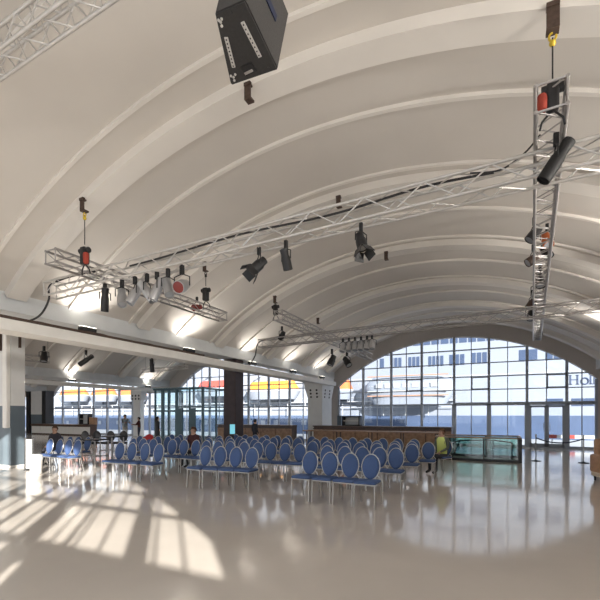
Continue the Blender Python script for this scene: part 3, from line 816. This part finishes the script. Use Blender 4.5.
# ------------------------------------------------------------------ ceiling brackets and hoists
def vault_z(x, i=0, d=-.17): 
    pts = HW[i], ZS, ZC
    return arc_z(x, CX[i], HW[i], ZS, ZC) + d
def bracket(px, py, ry, label, big=1.):
    a = at(px, py, Y=ry); z = vault_z(a.x)
    t = thing('ceiling_bracket', (a.x, ry, z), label, 'bracket')
    b = MB(); w = .055 * big
    b.box(a.x - w, a.x + w, ry - .26, ry - .18, z - .02, z + .03)
    b.build('plate', M['rust'], t)
    b = MB(); b.box(a.x - w, a.x + w, ry - .245, ry - .225, z - .20 * big, z + .02); b.box(a.x - w, a.x + w, ry - .245, ry - .13, z - .22 * big, z - .19 * big)
    b.build('arm', M['rust'], t)
    return Vector((a.x, ry - .18, z - .22 * big))
def hoist(top, pix, label, hook=True, bag=True, s=1.):
    """chain, hook and motor hanging from a bracket"""
    x, y, z = top; z_top = at(pix[0], pix[1], Y=y).z
    t = thing('chain_hoist', (x, y, z_top), label, 'hoist')
    b = MB(); b.tube((x, y, z_top + .1), (x, y, z - .06), .009, n=6); b.build('chain', M['blackm'], t)
    b = MB()
    b.path([(x + .035 * math.cos(u), y, z - .05 + .045 * math.sin(u)) for u in [PI * .5 + 1.6 * PI * k / 10 for k in range(11)]], .012)
    b.ball((x, y, z - .12), .035); b.build('hook', M['hookm'] if hook else M['blackm'], t, True)
    b = MB(); b.box(x - .09 * s, x + .09 * s, y - .09 * s, y + .09 * s, z_top - .38 * s, z_top + .06 * s, .025)
    b.tube((x - .16 * s, y, z_top - .02), (x + .16 * s, y, z_top - .02), .075 * s, n=14); b.build('motor', M['blackm'], t, True)
    if bag:
        b = MB(); b.lathe([(.03, -.40 * s), (.05, -.36 * s), (.055, -.18 * s), (.045, -.12 * s)], Matrix.Translation((x + (-.15 if pix[0] > 500 else .12) * s, y - .04, z_top)), 10); b.build('chain_bag', M['bag'], t, True)
    b = MB(); b.path([(x, y, z_top - .36 * s), (x - .1, y + .02, z_top - .5 * s), (x - .12, y + .03, z_top - .62 * s)], .012)
    b.path([(x, y, z_top - .36 * s), (x + .1, y + .02, z_top - .5 * s), (x + .12, y + .03, z_top - .62 * s)], .012); b.build('sling', M['blackm'], t, True)
RA, RB, RC, RD = RIBY[1], RIBY[2], RIBY[3], RIBY[4]
h = bracket(551, 28, RA, 'large brown steel bracket above the yellow-hooked hoist', 1.15)
hoist(h, (551, 88), 'black chain hoist with yellow hook and red bag at the near truss end', True, True, .68)
h = bracket(93, 204, RA, 'brown steel bracket above the hoist at the long truss left end')
hoist(h, (95, 247), 'black chain hoist above the silver can lights', True, True, .75)
bracket(256, 98, RA, 'empty brown bracket below the hanging loudspeaker')
bracket(342, 203, RB, 'empty brown bracket just above the middle of the long truss')
bracket(388, 257, RC, 'small empty brown bracket beyond the long truss')
bracket(320, 318, RD, 'small empty brown bracket above the far truss')
h = bracket(210, 264, RB, 'brown bracket above the hoist beside the red can light')
hoist(h, (210, 289), 'black chain hoist at the end of the short truss by the red can', False, False, .8)
h = bracket(278, 297, RC, 'brown bracket above the hoist of the short dark truss')
hoist(h, (278, 306), 'small dark hoist at the end of the short dark truss', False, False, .8)

# ------------------------------------------------------------------ stage lights
def frame_from(dirv):
    d = Vector(dirv).normalized()
    return d.to_track_quat('Z', 'Y').to_matrix().to_4x4()
def par_can(top, aim, label, body='chrome', gel='lensoff', s=1., barn=False, group=None, L=.30, r=.10):
    top = Vector(top); aim = Vector(aim).normalized()
    t = thing('stage_light', top, label, 'stage light', group)
    c = top + Vector((0, 0, -.30 * s))
    m = Matrix.Translation(c) @ frame_from(aim)
    b = MB(); b.lathe([(.035 * s, -L * .55 * s), (.075 * s, -L * .5 * s), (r * .8 * s, -L * .2 * s), (r * s, -L * .05 * s), (r * s, L * .5 * s), (r * .92 * s, L * .5 * s), (r * .92 * s, L * .44 * s)], m, 16)
    bo = b.build('body', M[body], t, True)
    b = MB(); b.lathe([(r * .9 * s, L * .44 * s), (r * .7 * s, L * .46 * s)], m, 16); b.build('lens', M[gel], bo, True)
    ax = (m.to_3x3() @ Vector((1, 0, 0)))
    ax = Vector((ax.x, ax.y, 0)).normalized() if Vector((ax.x, ax.y, 0)).length > .1 else Vector((1, 0, 0))
    b = MB(); R = (r + .03) * s
    b.path([c + ax * R, c + ax * R + Vector((0, 0, .14 * s)), c + Vector((0, 0, .19 * s)), c - ax * R + Vector((0, 0, .14 * s)), c - ax * R], .010 * s)
    b.build('yoke', M['blackm'], t, True)
    b = MB(); b.box(top.x - .03 * s, top.x + .03 * s, top.y - .03 * s, top.y + .03 * s, top.z - .12 * s, top.z + .03 * s, .008); b.build('clamp', M['blackm'], t)
    if barn:
        for k in range(4):
            mk = m @ Matrix.Rotation(k * PI / 2, 4, 'Z') @ Matrix.Translation((0, r * s, L * .5 * s)) @ Matrix.Rotation(-.45, 4, 'X')
            b = MB(); b.box(-r * s, r * s, -.004, .004, 0, .17 * s, 0, mk); b.build('barn_door', M['blackm'], bo)
    return t
def on_line(p, q, px):
    """point of the segment p-q that appears at column px"""
    lo, hi = 0., 1.
    f = lambda u: (lambda v: 300 + F * (CY * v.x + SY * v.y) / (-SY * v.x + CY * v.y))(p.lerp(q, u))
    for _ in range(40):
        mid = (lo + hi) / 2
        if (f(mid) < px) == (f(0) < f(1)): lo = mid
        else: hi = mid
    return p.lerp(q, lo)
lowM = Vector((0, 0, -.16))
for px, aim, lb in ((122, (.5, -.4, -1), 'silver can light at the pillar end of the silver row'), (135, (-.3, -.5, -1), 'silver can light second along the silver row'),
                    (147, (.7, .2, -1), 'silver can light third along the silver row'), (157, (-.3, -.3, -1), 'silver can light fourth along the silver row'),
                    (168, (.6, -.4, -1), 'silver can light fifth along the silver row')):
    par_can(on_line(TM0, TM2, px) + lowM, aim, lb, 'chrome', 'lensoff', 1.05, L=.42, r=.085, group='silver can lights under the long truss')
par_can(on_line(TM0, TM2, 182) + lowM, (.25, -.9, -.45), 'silver can light with round red lens at the row end', 'chrome', 'redgel', 1.15)
par_can(on_line(TL0, TL1, 197) + Vector((0, 0, .28)), (-.2, -.9, -.3), 'small red-fronted can light near the short truss end', 'redgel', 'redgel', .9)
par_can(on_line(TM0, TM2, 105) + lowM, (-.3, .2, -1), 'slim black spotlight hanging left of the silver cans', 'blackm', 'lensoff', 1.0, L=.46, r=.075)
par_can(on_line(TM0, TM2, 259) + lowM, (-.5, -.5, -.7), 'black spotlight with open barn doors under the long truss', 'blackm', 'lensoff', .9, barn=True)
par_can(on_line(TM0, TM2, 286) + lowM, (.1, .3, -1), 'boxy black spotlight next to the barn-door light', 'blackm', 'lensoff', .95, L=.34, r=.08)
par_can(on_line(TM0, TM2, 361) + lowM, (.3, -.2, -1), 'black spotlight hanging alone below the truss middle', 'blackm', 'lensoff', .85, L=.30, r=.095, barn=True)
a = at(556, 161, D=4.95)
par_can(a + Vector((0, 0, .3)), (-.55, -.05, -.85), 'large black profile spotlight at the truss crossing', 'blackq', 'blackq', 1.0, L=.50, r=.080, barn=False)
# cluster along the lengthways truss
for px, py, D_, aim, bd, lb in ((534, 226, 9.0, (-.6, -.2, -.8), 'blackm', 'small black lamp on the outer side of the lengthways truss'),
                           (547, 232, 9.2, (.2, -.5, -1), 'orange', 'orange-bodied lamp inside the lengthways truss'),
                           (546, 244, 9.6, (.4, -.4, -1), 'blackm', 'black lamp just beyond the orange one'),
                           (533, 252, 10.2, (-.8, -.3, -.6), 'rust', 'brown lamp sticking out beside the lengthways truss'),
                           (540, 272, 11.5, (.1, -.6, -1), 'blackm', 'black lamp midway down the lengthways truss'),
                           (537, 284, 12.6, (-.2, -.5, -1), 'chrome', 'pale lamp midway down the lengthways truss'),
                           (532, 296, 13.6, (-.6, -.3, -1), 'rust', 'dark brown lamp above the far truss crossing'),
                           (531, 308, 14.6, (-.1, -.3, -1), 'blackm', 'black lamp hanging at the far truss crossing'),
                           (538, 330, 18.0, (0, -.5, -1), 'chrome', 'pale lamp at the window end of the lengthways truss')):
    par_can(at(px, py, D=D_) + Vector((0, 0, .15)), aim, lb, bd, 'lensoff', 1.1 if py < 260 else 1.3)
for k, px in enumerate((343, 349, 355, 361, 367, 372)):
    par_can(on_line(TF0, TF1, px) + Vector((0, 0, -.14)), (.1 * (k % 3 - 1), -.4, -1), 'silver can light, %s along the row on the far truss' % ORD[k], 'chrome', 'lensoff', 1.1, group='silver can lights on the far truss')
par_can(on_line(TF0, TF1, 282) + Vector((0, 0, .55)), (-.5, .2, -.7), 'black lamp above the far truss near its cable end', 'blackm', 'lensoff', 1.1)
par_can(at(332, 350, D=16.6), (-.4, -.3, -1), 'black lamp at the end of the short dark truss', 'blackm', 'lensoff', 1.4)
par_can(at(347, 352, D=17.5), (.6, -.3, -.8), 'black lamp pointing sideways below the far silver cans', 'blackm', 'lensoff', 1.4)
par_can(at(44, 347, D=16.2), (.2, -.2, -1), 'black lamp on the small truss beyond the white beam', 'blackm', 'lensoff', 1.3)
par_can(at(86, 351, D=16.0), (-.8, -.4, -.6), 'slim black spotlight beyond the white beam, near the big pillar', 'blackm', 'lensoff', 1.2, L=.5, r=.08)
par_can(at(152, 358, D=19.0), (0, .1, -1), 'slim black lamp hanging above the porch side', 'blackm', 'lensoff', 1.2, L=.5, r=.08)

def hanger(t, p, name='hanger_rod', r=.006):
    """thin rod from a point straight up to the vault, a part of t"""
    i = min(range(3), key=lambda k: abs(p.x - CX[k]))
    b = MB(); b.tube(p, (p.x, p.y, vault_z(p.x, i, .02)), r, n=6); b.build(name, M['blackm'], t)
for o in list(col.objects):
    if o.type == 'EMPTY' and o.parent is None and o.name.startswith('stage_light') and (o.get('label') or '').startswith(
            ('slim black spotlight beyond', 'slim black lamp hanging above')):
        hanger(o, Vector(o.location))
for o, p, q in ((TRUSS['small'], *ENDS['small']), (TRUSS['thin'], *ENDS['thin']), (TRUSS['near'], *ENDS['near'])):
    for f in (.08, .92): hanger(o, Vector(p).lerp(Vector(q), f), 'suspension_cable', .006)

# hanging loudspeaker
P0, P1, P2, P3 = at(278, 70, D=3.3), at(231, 86, D=3.49), at(245, 0, D=2.86), at(289, 14, D=3.40)
u, v, w = P1 - P0, P2 - P0, P3 - P0
t = thing('loudspeaker', P0 + (u + v + w) / 2, 'black loudspeaker hanging from the ceiling rig close overhead', 'loudspeaker')
b = MB()
cor = [P0 + u * i * (1 - .43 * j) + v * j + w * k for k in (0, 1) for j in (0, 1) for i in (0, 1)]
vs = [b.bm.verts.new(c) for c in cor]
for f in ((0, 1, 3, 2), (4, 6, 7, 5), (0, 4, 5, 1), (2, 3, 7, 6), (0, 2, 6, 4), (1, 5, 7, 3)): b.bm.faces.new([vs[i] for i in f])
bmesh.ops.recalc_face_normals(b.bm, faces=b.bm.faces)
bmesh.ops.bevel(b.bm, geom=list(b.bm.edges), offset=.010, segments=2, affect='EDGES')
b.build('cabinet', M['speaker'], t)
nA = u.cross(v).normalized(); nA = -nA if nA.dot(w) > 0 else nA
nB = v.cross(w).normalized(); nB = -nB if nB.dot(u) > 0 else nB
def onA(a_, c_, e=.004): return P0 + u * a_ * (1 - .43 * c_) + v * c_ + nA * e
def onB(a_, c_, e=.004): return P0 + w * a_ + v * c_ + nB * e
for (a0, c0, a1, c1) in ((.84, .26, .84, .68), (.22, .27, .30, .78)):
    b = MB(); b.bar(onA(a0, c0), onA(a1, c1), .028, .008, nA); st_ = b.build('rigging_strip', M['labelw'], t)
    b2 = MB()
    for k in range(8):
        q = onA(a0, c0, .009).lerp(onA(a1, c1, .009), (k + .5) / 8); b2.tube(q, q + nA * .002, .006, n=8)
    b2.build('strip_hole', M['blackp'], st_)
b = MB(); b.bar(onA(.42, .17, .003), onA(.66, .15, .003), .075, .010, nA); b.build('connector_plate', M['blackm'], t)
b = MB(); b.bar(onA(.46, .135, .008), onA(.64, .12, .008), .018, .010, nA); b.build('handle', M['alud'], t)
b = MB(); b.bar(onB(.55, .30, .003), onB(.55, .62, .003), .055, .012, nB); b.build('grip_recess', M['rope'], t)
for (a_, c_) in ((.90, .12), (.88, .88)):
    b = MB()
    for dx, dy in ((0, 0), (.05, .03), (-.05, .03), (.0, -.05)): q = onA(a_ + dx, c_ + dy, .0); b.tube(q, q + nA * .006, .010, n=8)
    b.build('rigging_point', M['labelw'], t)
for (a_, c_) in ((.15, .08), (.14, .9), (.5, .93)):
    b = MB(); q = onA(a_, c_, 0); b.tube(q, q + nA * .005, .008, n=8); b.build('bolt', M['blackp'], t)
ctr = P0 + (u + v + w) / 2
tp = max(cor, key=lambda c: c.z)
b = MB(); b.tube(tp - (tp - ctr) * .06, (tp.x, tp.y, vault_z(tp.x, 0, 0)), .006); b.build('suspension_cable', M['blackm'], t)

# cables
def cable(pts, r, label):
    P = [Vector(p) for p in pts]; out = []
    for i in range(len(P) - 1):
        p0, p1, p2, p3 = P[max(i - 1, 0)], P[i], P[i + 1], P[min(i + 2, len(P) - 1)]
        for k in range(6):
            s = k / 6
            out.append(.5 * ((2 * p1) + (p2 - p0) * s + (2 * p0 - 5 * p1 + 4 * p2 - p3) * s * s + (3 * p1 - p0 - 3 * p2 + p3) * s ** 3))
    out.append(P[-1])
    b = MB(); b.path(out, r); tag(b.build('power_cable', M['blackp'], None, True), label, 'cable')
cable([on_line(TM0, TM2, 95) + Vector((0, 0, .17)), on_line(TM0, TM2, 70) + Vector((0, 0, .2)), TM0 + Vector((0, 0, .12)), at(49, 299, D=9.0), at(42, 313, D=9.1), at(32, 320, D=9.2), at(20, 322, D=9.1)], .022, 'thick black cable dropping from the long truss end to the white beam')
cable([on_line(TF0, TF1, 285) + Vector((0, 0, .2)), TF0 + Vector((0, 0, .1)), at(255, 356, D=16.8), at(249, 366, D=16.9)], .025, 'thin dark cable dropping from the far truss end to the beam')
cable([on_line(TM0, TM2, 470) + Vector((0, 0, .18)), on_line(TM0, TM2, 500) + Vector((0, 0, .12)), on_line(TM0, TM2, 524) + Vector((0, 0, .25)), at(540, 135, D=5.3)], .012, 'thin cables looping up at the truss crossing')
cable([on_line(TM0, TM2, px) + Vector((0, 0, .13 + .03 * math.sin(px))) for px in range(130, 520, 26)], .018, 'long black cable lying inside the long truss')

# uplight floods on the valley beams
def uplight(x, y, z, sx, label, power):
    t = thing('floodlight', (x, y, z), label, 'floodlight', 'floodlights on the white beam')
    tilt = Matrix.Translation((x, y, z + .16)) @ Matrix.Rotation(.12 if sx > 0 else -.95, 4, 'Y')
    b = MB(); b.box(-.10, .10, -.20, .20, -.06, .05, .015, tilt); b.build('housing', M['blackm'], t)
    b = MB(); b.box(-.085, .085, -.18, .18, .05, .056, 0, tilt); b.build('lens', M['lens'], t)
    b = MB(); b.bar((x, y - .21, z), (x, y - .21, z + .16), .03, .015); b.bar((x, y + .21, z), (x, y + .21, z + .16), .03, .015); b.bar((x, y - .21, z + .005), (x, y + .21, z + .005), .04, .01); b.build('stirrup', M['blackm'], t)
    ld = bpy.data.lights.new('flood', 'SPOT'); ld.energy = power; ld.spot_size = math.radians(125 if sx > 0 else 115); ld.spot_blend = .6; ld.color = (1, .945, .87); ld.shadow_soft_size = .10 if sx > 0 else .40
    lo = bpy.data.objects.new('flood_beam', ld); col.objects.link(lo)
    lo.location = tilt @ Vector((0, 0, .10)); lo.rotation_euler = (tilt.to_3x3() @ Matrix.Rotation(PI, 3, 'X')).to_euler()
UP, UP_FILL = 58, 520
for k, y in enumerate((7.0, 10.75, 14.6, 18.3, 21.9)):
    uplight(-9.5, y, 3.71, 1, 'black floodlight on the white beam, %s from the near end' % ORD[k], UP * (.7 if y > 12 else 1))
b = MB(); b.box(3.45, 3.93, YR, 21, 3.95, 4.0); struct(b.build('beam_ledge', M['white']), 'white ledge along the edge beam', 'beam')
for k, y in enumerate((-1.5, 2.0, 5.5, 9.5, 13.5, 17.5)):  # floods added out of view, only to brighten the vault and hall
    uplight(3.65, y, 4.0, -1, 'added black fill floodlight on the edge beam ledge, %s from the rear glazing' % ORD[k], UP_FILL * (1 if y < 4 else .75 if y < 10 else .45))
for k, y in enumerate((9.0, 16.5, 22.5)):
    uplight(-23.8, y, 3.68, 1, 'floodlight on the farther white beam, %s from the near end' % ORD[k], UP * .8)

# ------------------------------------------------------------------ outside: quay, water, ship
b = MB(); b.box(-90, 60, YF + .35, 36.5, -.6, -.15); b.box(4.9, 60, -40, YF + .35, -.6, -.15); b.box(-90, 4.9, -50, YR - .35, -.6, -.15); b.box(-90, -47.3, YR - .35, YF + .35, -.6, -.15)
struct(b.build('ground', M['quay']), 'grey concrete quay apron outside the glazing', 'quay')
b = MB(); b.box(-220, 160, 36.5, 220, -2.2, -1.8)
struct(b.build('water', M['water']), 'dark harbour water beyond the quay', 'water')
SYF = 39.0
ship = thing('cruise_ship', (0, 46, -1.8), 'huge white and dark blue cruise ship moored outside the arched glazing', 'ship')
b = MB(); b.box(-75, 60, SYF, 60, -1.9, 1.65); b.build('hull', M['shipblue'], ship)
b = MB()
prof = [(-75, 1.65), (60, 1.65), (60, 13.5), (-37.0, 13.5), (-37.1, 5.9), (-37.15, 5.5), (-37.6, 5.33), (-38.3, 5.14), (-41, 5.06), (-75, 5.06)]
b.prism(prof, SYF, 60); b.build('superstructure', M['shipshaded'], ship)
def ship_window(px0, px1, py0, py1, panes=1):
    a, c = at(px0, py1, Y=SYF), at(px1, py0, Y=SYF)
    w = (c.x - a.x) / panes
    for k in range(panes):
        b = MB(); b.box(a.x + k * w + .05 * (panes > 1), a.x + (k + 1) * w - .05 * (panes > 1), SYF - .04, SYF + .1, a.z, c.z, .012 if panes == 1 else 0); b.build('window', M['shipwin'], ship)
for q in ((380, 384, 358.5, 368.5, 1), (390, 402, 357.5, 368, 3), (408, 420, 356.5, 367.5, 3), (428, 444, 355.5, 366.5, 4), (449, 465, 354, 365.5, 3), (471, 487.5, 352, 364, 3),
          (518.5, 538, 349, 361.5, 2), (545, 562, 347, 359.5, 2)):
    ship_window(*q)
for k in range(11): ship_window(404 + k * 9.2, 411.8 + k * 9.2, 338 - k * .75, 346.5 - k * .62)
ship_window(546, 563, 398.5, 405.5, 1); ship_window(571.5, 604, 398, 406, 1)
for px in (206, 218, 232, 250, 263, 276, 290, 304, 68, 84, 100, 118, 134): 
    a = at(px, 422.5, Y=SYF); b = MB(); b.box(a.x - .28, a.x + .28, SYF - .05, SYF + .02, a.z - .25, a.z + .25, .02); b.build('porthole', M['shipshaded'], ship)
# deck lines and brown trim
for z, m_, hh in ((2.95, 'shipbrown', .10), (3.35, 'shipgrey', .06), (5.1, 'shipgrey', .08), (7.35, 'shipgrey', .06), (8.9, 'shipgrey', .08)):
    b = MB(); b.box(-37 if z > 5.05 else -75, -4 if z < 5 else 60, SYF - .06, SYF + .05, z, z + hh); b.build('deck_line', M[m_], ship)
b = MB()
for k in range(34): b.box(-74 + k * 2.05, -73.93 + k * 2.05, SYF - .5, SYF - .43, 1.65, 3.0)
b.box(-75, -4, SYF - .5, SYF - .43, 2.4, 2.46); b.box(-75, -4, SYF - .55, SYF, 2.96, 3.04); b.build('promenade_rail', M['shipgrey'], ship)
# letters H o l l
def ship_letters():
    b = MB(); z0 = at(575, 384.5, Y=SYF).z; z1 = at(575, 375, Y=SYF).z; hh = z1 - z0
    x = at(568.6, 380, Y=SYF).x; y0, y1 = SYF - .05, SYF + .02
    def stem_(cx, top, w=.085):
        b.box(cx - w / 2, cx + w / 2, y0, y1, z0, z0 + top); b.box(cx - .105, cx + .105, y0, y1, z0, z0 + .045); b.box(cx - .105, cx + .07, y0, y1, z0 + top - .045, z0 + top)
    stem_(x + .13, hh); stem_(x + .60, hh); b.box(x + .15, x + .6, y0, y1, z0 + hh * .48, z0 + hh * .54)
    oc, orad = x + 1.08, hh * .33
    b.path([(oc + orad * .95 * math.cos(k * PI / 12), y0 + .02, z0 + orad + orad * math.sin(k * PI / 12)) for k in range(24)], .05, 6, True)
    stem_(x + 1.46, hh * 1.05, .07); stem_(x + 1.70, hh * 1.05, .07)
    b.build('lettering', M['letters'], ship)
ship_letters()
# lifeboats hung along the side
def lifeboat(px0, px1, pyt, pyb, label, canopy='orange', hullm='shipshaded', yy=37.9):
    a, c = at(px0, pyb, Y=yy), at(px1, pyt, Y=yy); L = c.x - a.x; H_ = c.z - a.z; cx = (a.x + c.x) / 2
    t = thing('lifeboat', (cx, yy, a.z), label, 'lifeboat', 'lifeboats along the ship side')
    def shell(z0, z1, w0, w1, l0, l1, name, m_):
        b = MB(); rings = []
        for i in range(6):
            f = i / 5; z = a.z + H_ * (z0 + (z1 - z0) * f); ww = w0 + (w1 - w0) * f; ll = l0 + (l1 - l0) * f
            rings.append([b.bm.verts.new((cx + L / 2 * ll * math.cos(k * 2 * PI / 24), yy + ww * math.copysign(abs(math.sin(k * 2 * PI / 24)) ** .7, math.sin(k * 2 * PI / 24)), z)) for k in range(24)])
        for A, B in zip(rings, rings[1:]):
            for k in range(24): b.bm.faces.new((A[k], A[(k + 1) % 24], B[(k + 1) % 24], B[k]))
        b.bm.faces.new(rings[0][::-1]); b.bm.faces.new(rings[-1]); return b.build(name, m_, t, True)
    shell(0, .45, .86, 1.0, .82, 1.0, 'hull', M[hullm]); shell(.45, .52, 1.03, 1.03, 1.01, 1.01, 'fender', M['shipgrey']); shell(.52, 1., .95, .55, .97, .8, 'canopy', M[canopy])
    for s in (-.32, .32):
        b = MB(); x = cx + L * s
        b.bar((x, SYF, c.z + .7), (x, yy, c.z + .7), .12, .12); b.bar((x, SYF - .1, a.z - .3), (x, SYF - .1, c.z + .7), .14, .14); b.tube((x, yy, c.z + .7), (x, yy, c.z - .1), .03); b.build('davit', M['shipshaded'], t)
lifeboat(60, 88, 389, 402, 'orange lifeboat seen through the far glazing next to the dark-framed pillar')
lifeboat(92, 116, 389, 402, 'orange lifeboat seen through the far glazing above the tall tables')
lifeboat(119, 146, 389, 402, 'orange lifeboat seen through the far glazing above the standing people')
lifeboat(198, 238, 380, 397, 'red-topped lifeboat seen between the porch and the brown column', 'boatred')
lifeboat(247, 300, 380.5, 400, 'yellow-orange lifeboat seen between the brown column and holed pillar', 'yellow')
lifeboat(318, 353, 380, 400, 'orange lifeboat half hidden by the holed pillar')
# white tender
yy = 37.6; a, c = at(366, 405, Y=yy), at(456, 373, Y=yy)
t = thing('tender_boat', ((a.x + c.x) / 2, yy, a.z), 'large white tender boat with brown trim hung on the ship side', 'boat')
L = c.x - a.x; H_ = c.z - a.z
b = MB(); rings = []
for i in range(9):
    f = i / 8; ll = (.80 + .2 * min(1, f * 2.2)) if f < .55 else 1 - .25 * ((f - .55) / .45) ** 2; wd = .95 + .15 * min(1, f * 2) - (.5 * ((f - .6) / .4) if f > .6 else 0)
    rings.append([b.bm.verts.new(((a.x + c.x) / 2 + L / 2 * ll * math.copysign(abs(math.cos(k * PI / 14)) ** .75, math.cos(k * PI / 14)), yy + wd * math.copysign(abs(math.sin(k * PI / 14)) ** .6, math.sin(k * PI / 14)), a.z + H_ * f)) for k in range(28)])
for A, B in zip(rings, rings[1:]):
    for k in range(28): b.bm.faces.new((A[k], A[(k + 1) % 28], B[(k + 1) % 28], B[k]))
b.bm.faces.new(rings[0][::-1]); b.bm.faces.new(rings[-1]); b.build('hull', M['shipshaded'], t, True)
for zz, m_ in ((.27, 'shipbrown'), (.93, 'shipbrown'), (.42, 'shipgrey')):
    b = MB(); b.box(a.x + L * .06, c.x - L * .06, yy - 1.14, yy - 1.0, a.z + H_ * zz, a.z + H_ * (zz + .035)); b.build('stripe', M[m_], t)
for k in range(7):
    b = MB(); x = a.x + L * (.16 + .1 * k); b.box(x, x + L * .065, yy - 1.13, yy - .9, a.z + H_ * .56, a.z + H_ * .70); b.build('window', M['shipgrey'], t)
# striped barrier on the quay
a = at(548, 438, Y=27.5); c = at(600, 434, Y=27.5)
t = thing('quay_barrier', ((a.x + c.x) / 2, 27.5, -.15), 'red and white plank barrier standing outside the glass doors', 'barrier')
for k in range(8):
    b = MB(); w_ = (c.x - a.x + 1) / 8; b.box(a.x + k * w_, a.x + (k + 1) * w_, 27.48, 27.52, .38, .58); b.build('plank', M['boatred'] if k in (0, 2) else M['beam'], t)
for x in (a.x + .2, c.x + .6):
    b = MB(); b.bar((x, 27.56, -.15), (x, 27.56, .62), .06, .06); b.build('leg', M['white'], t)

# ------------------------------------------------------------------ light
AZ, EL = math.radians(44.14), math.atan(.322)
sd = bpy.data.lights.new('sun', 'SUN'); sd.energy = 10.5; sd.angle = math.radians(.6); sd.color = (1, .93, .83)
so = bpy.data.objects.new('sun', sd); col.objects.link(so)
to_sun = Vector((math.sin(AZ) * math.cos(EL), -math.cos(AZ) * math.cos(EL), math.sin(EL)))
so.rotation_euler = to_sun.to_track_quat('Z', 'Y').to_euler(); so.location = (30, -30, 30)
wd = bpy.data.worlds.new('sky'); sc.world = wd; wd.use_nodes = True
bg = wd.node_tree.nodes['Background']; bg.inputs['Color'].default_value = (.88, .94, 1, 1); bg.inputs['Strength'].default_value = 1.5

sc.view_settings.view_transform = 'Standard'; sc.view_settings.look = 'None'; sc.view_settings.gamma = 1
sc.view_settings.use_curve_mapping = False; sc.view_settings.exposure = 0.65
sc.cycles.use_denoising = True
sc.cycles.caustics_reflective = False; sc.cycles.caustics_refractive = False
sc.cycles.max_bounces = 10; sc.cycles.diffuse_bounces = 5; sc.cycles.glossy_bounces = 4; sc.cycles.transparent_max_bounces = 16
sc.cycles.sample_clamp_indirect = 8
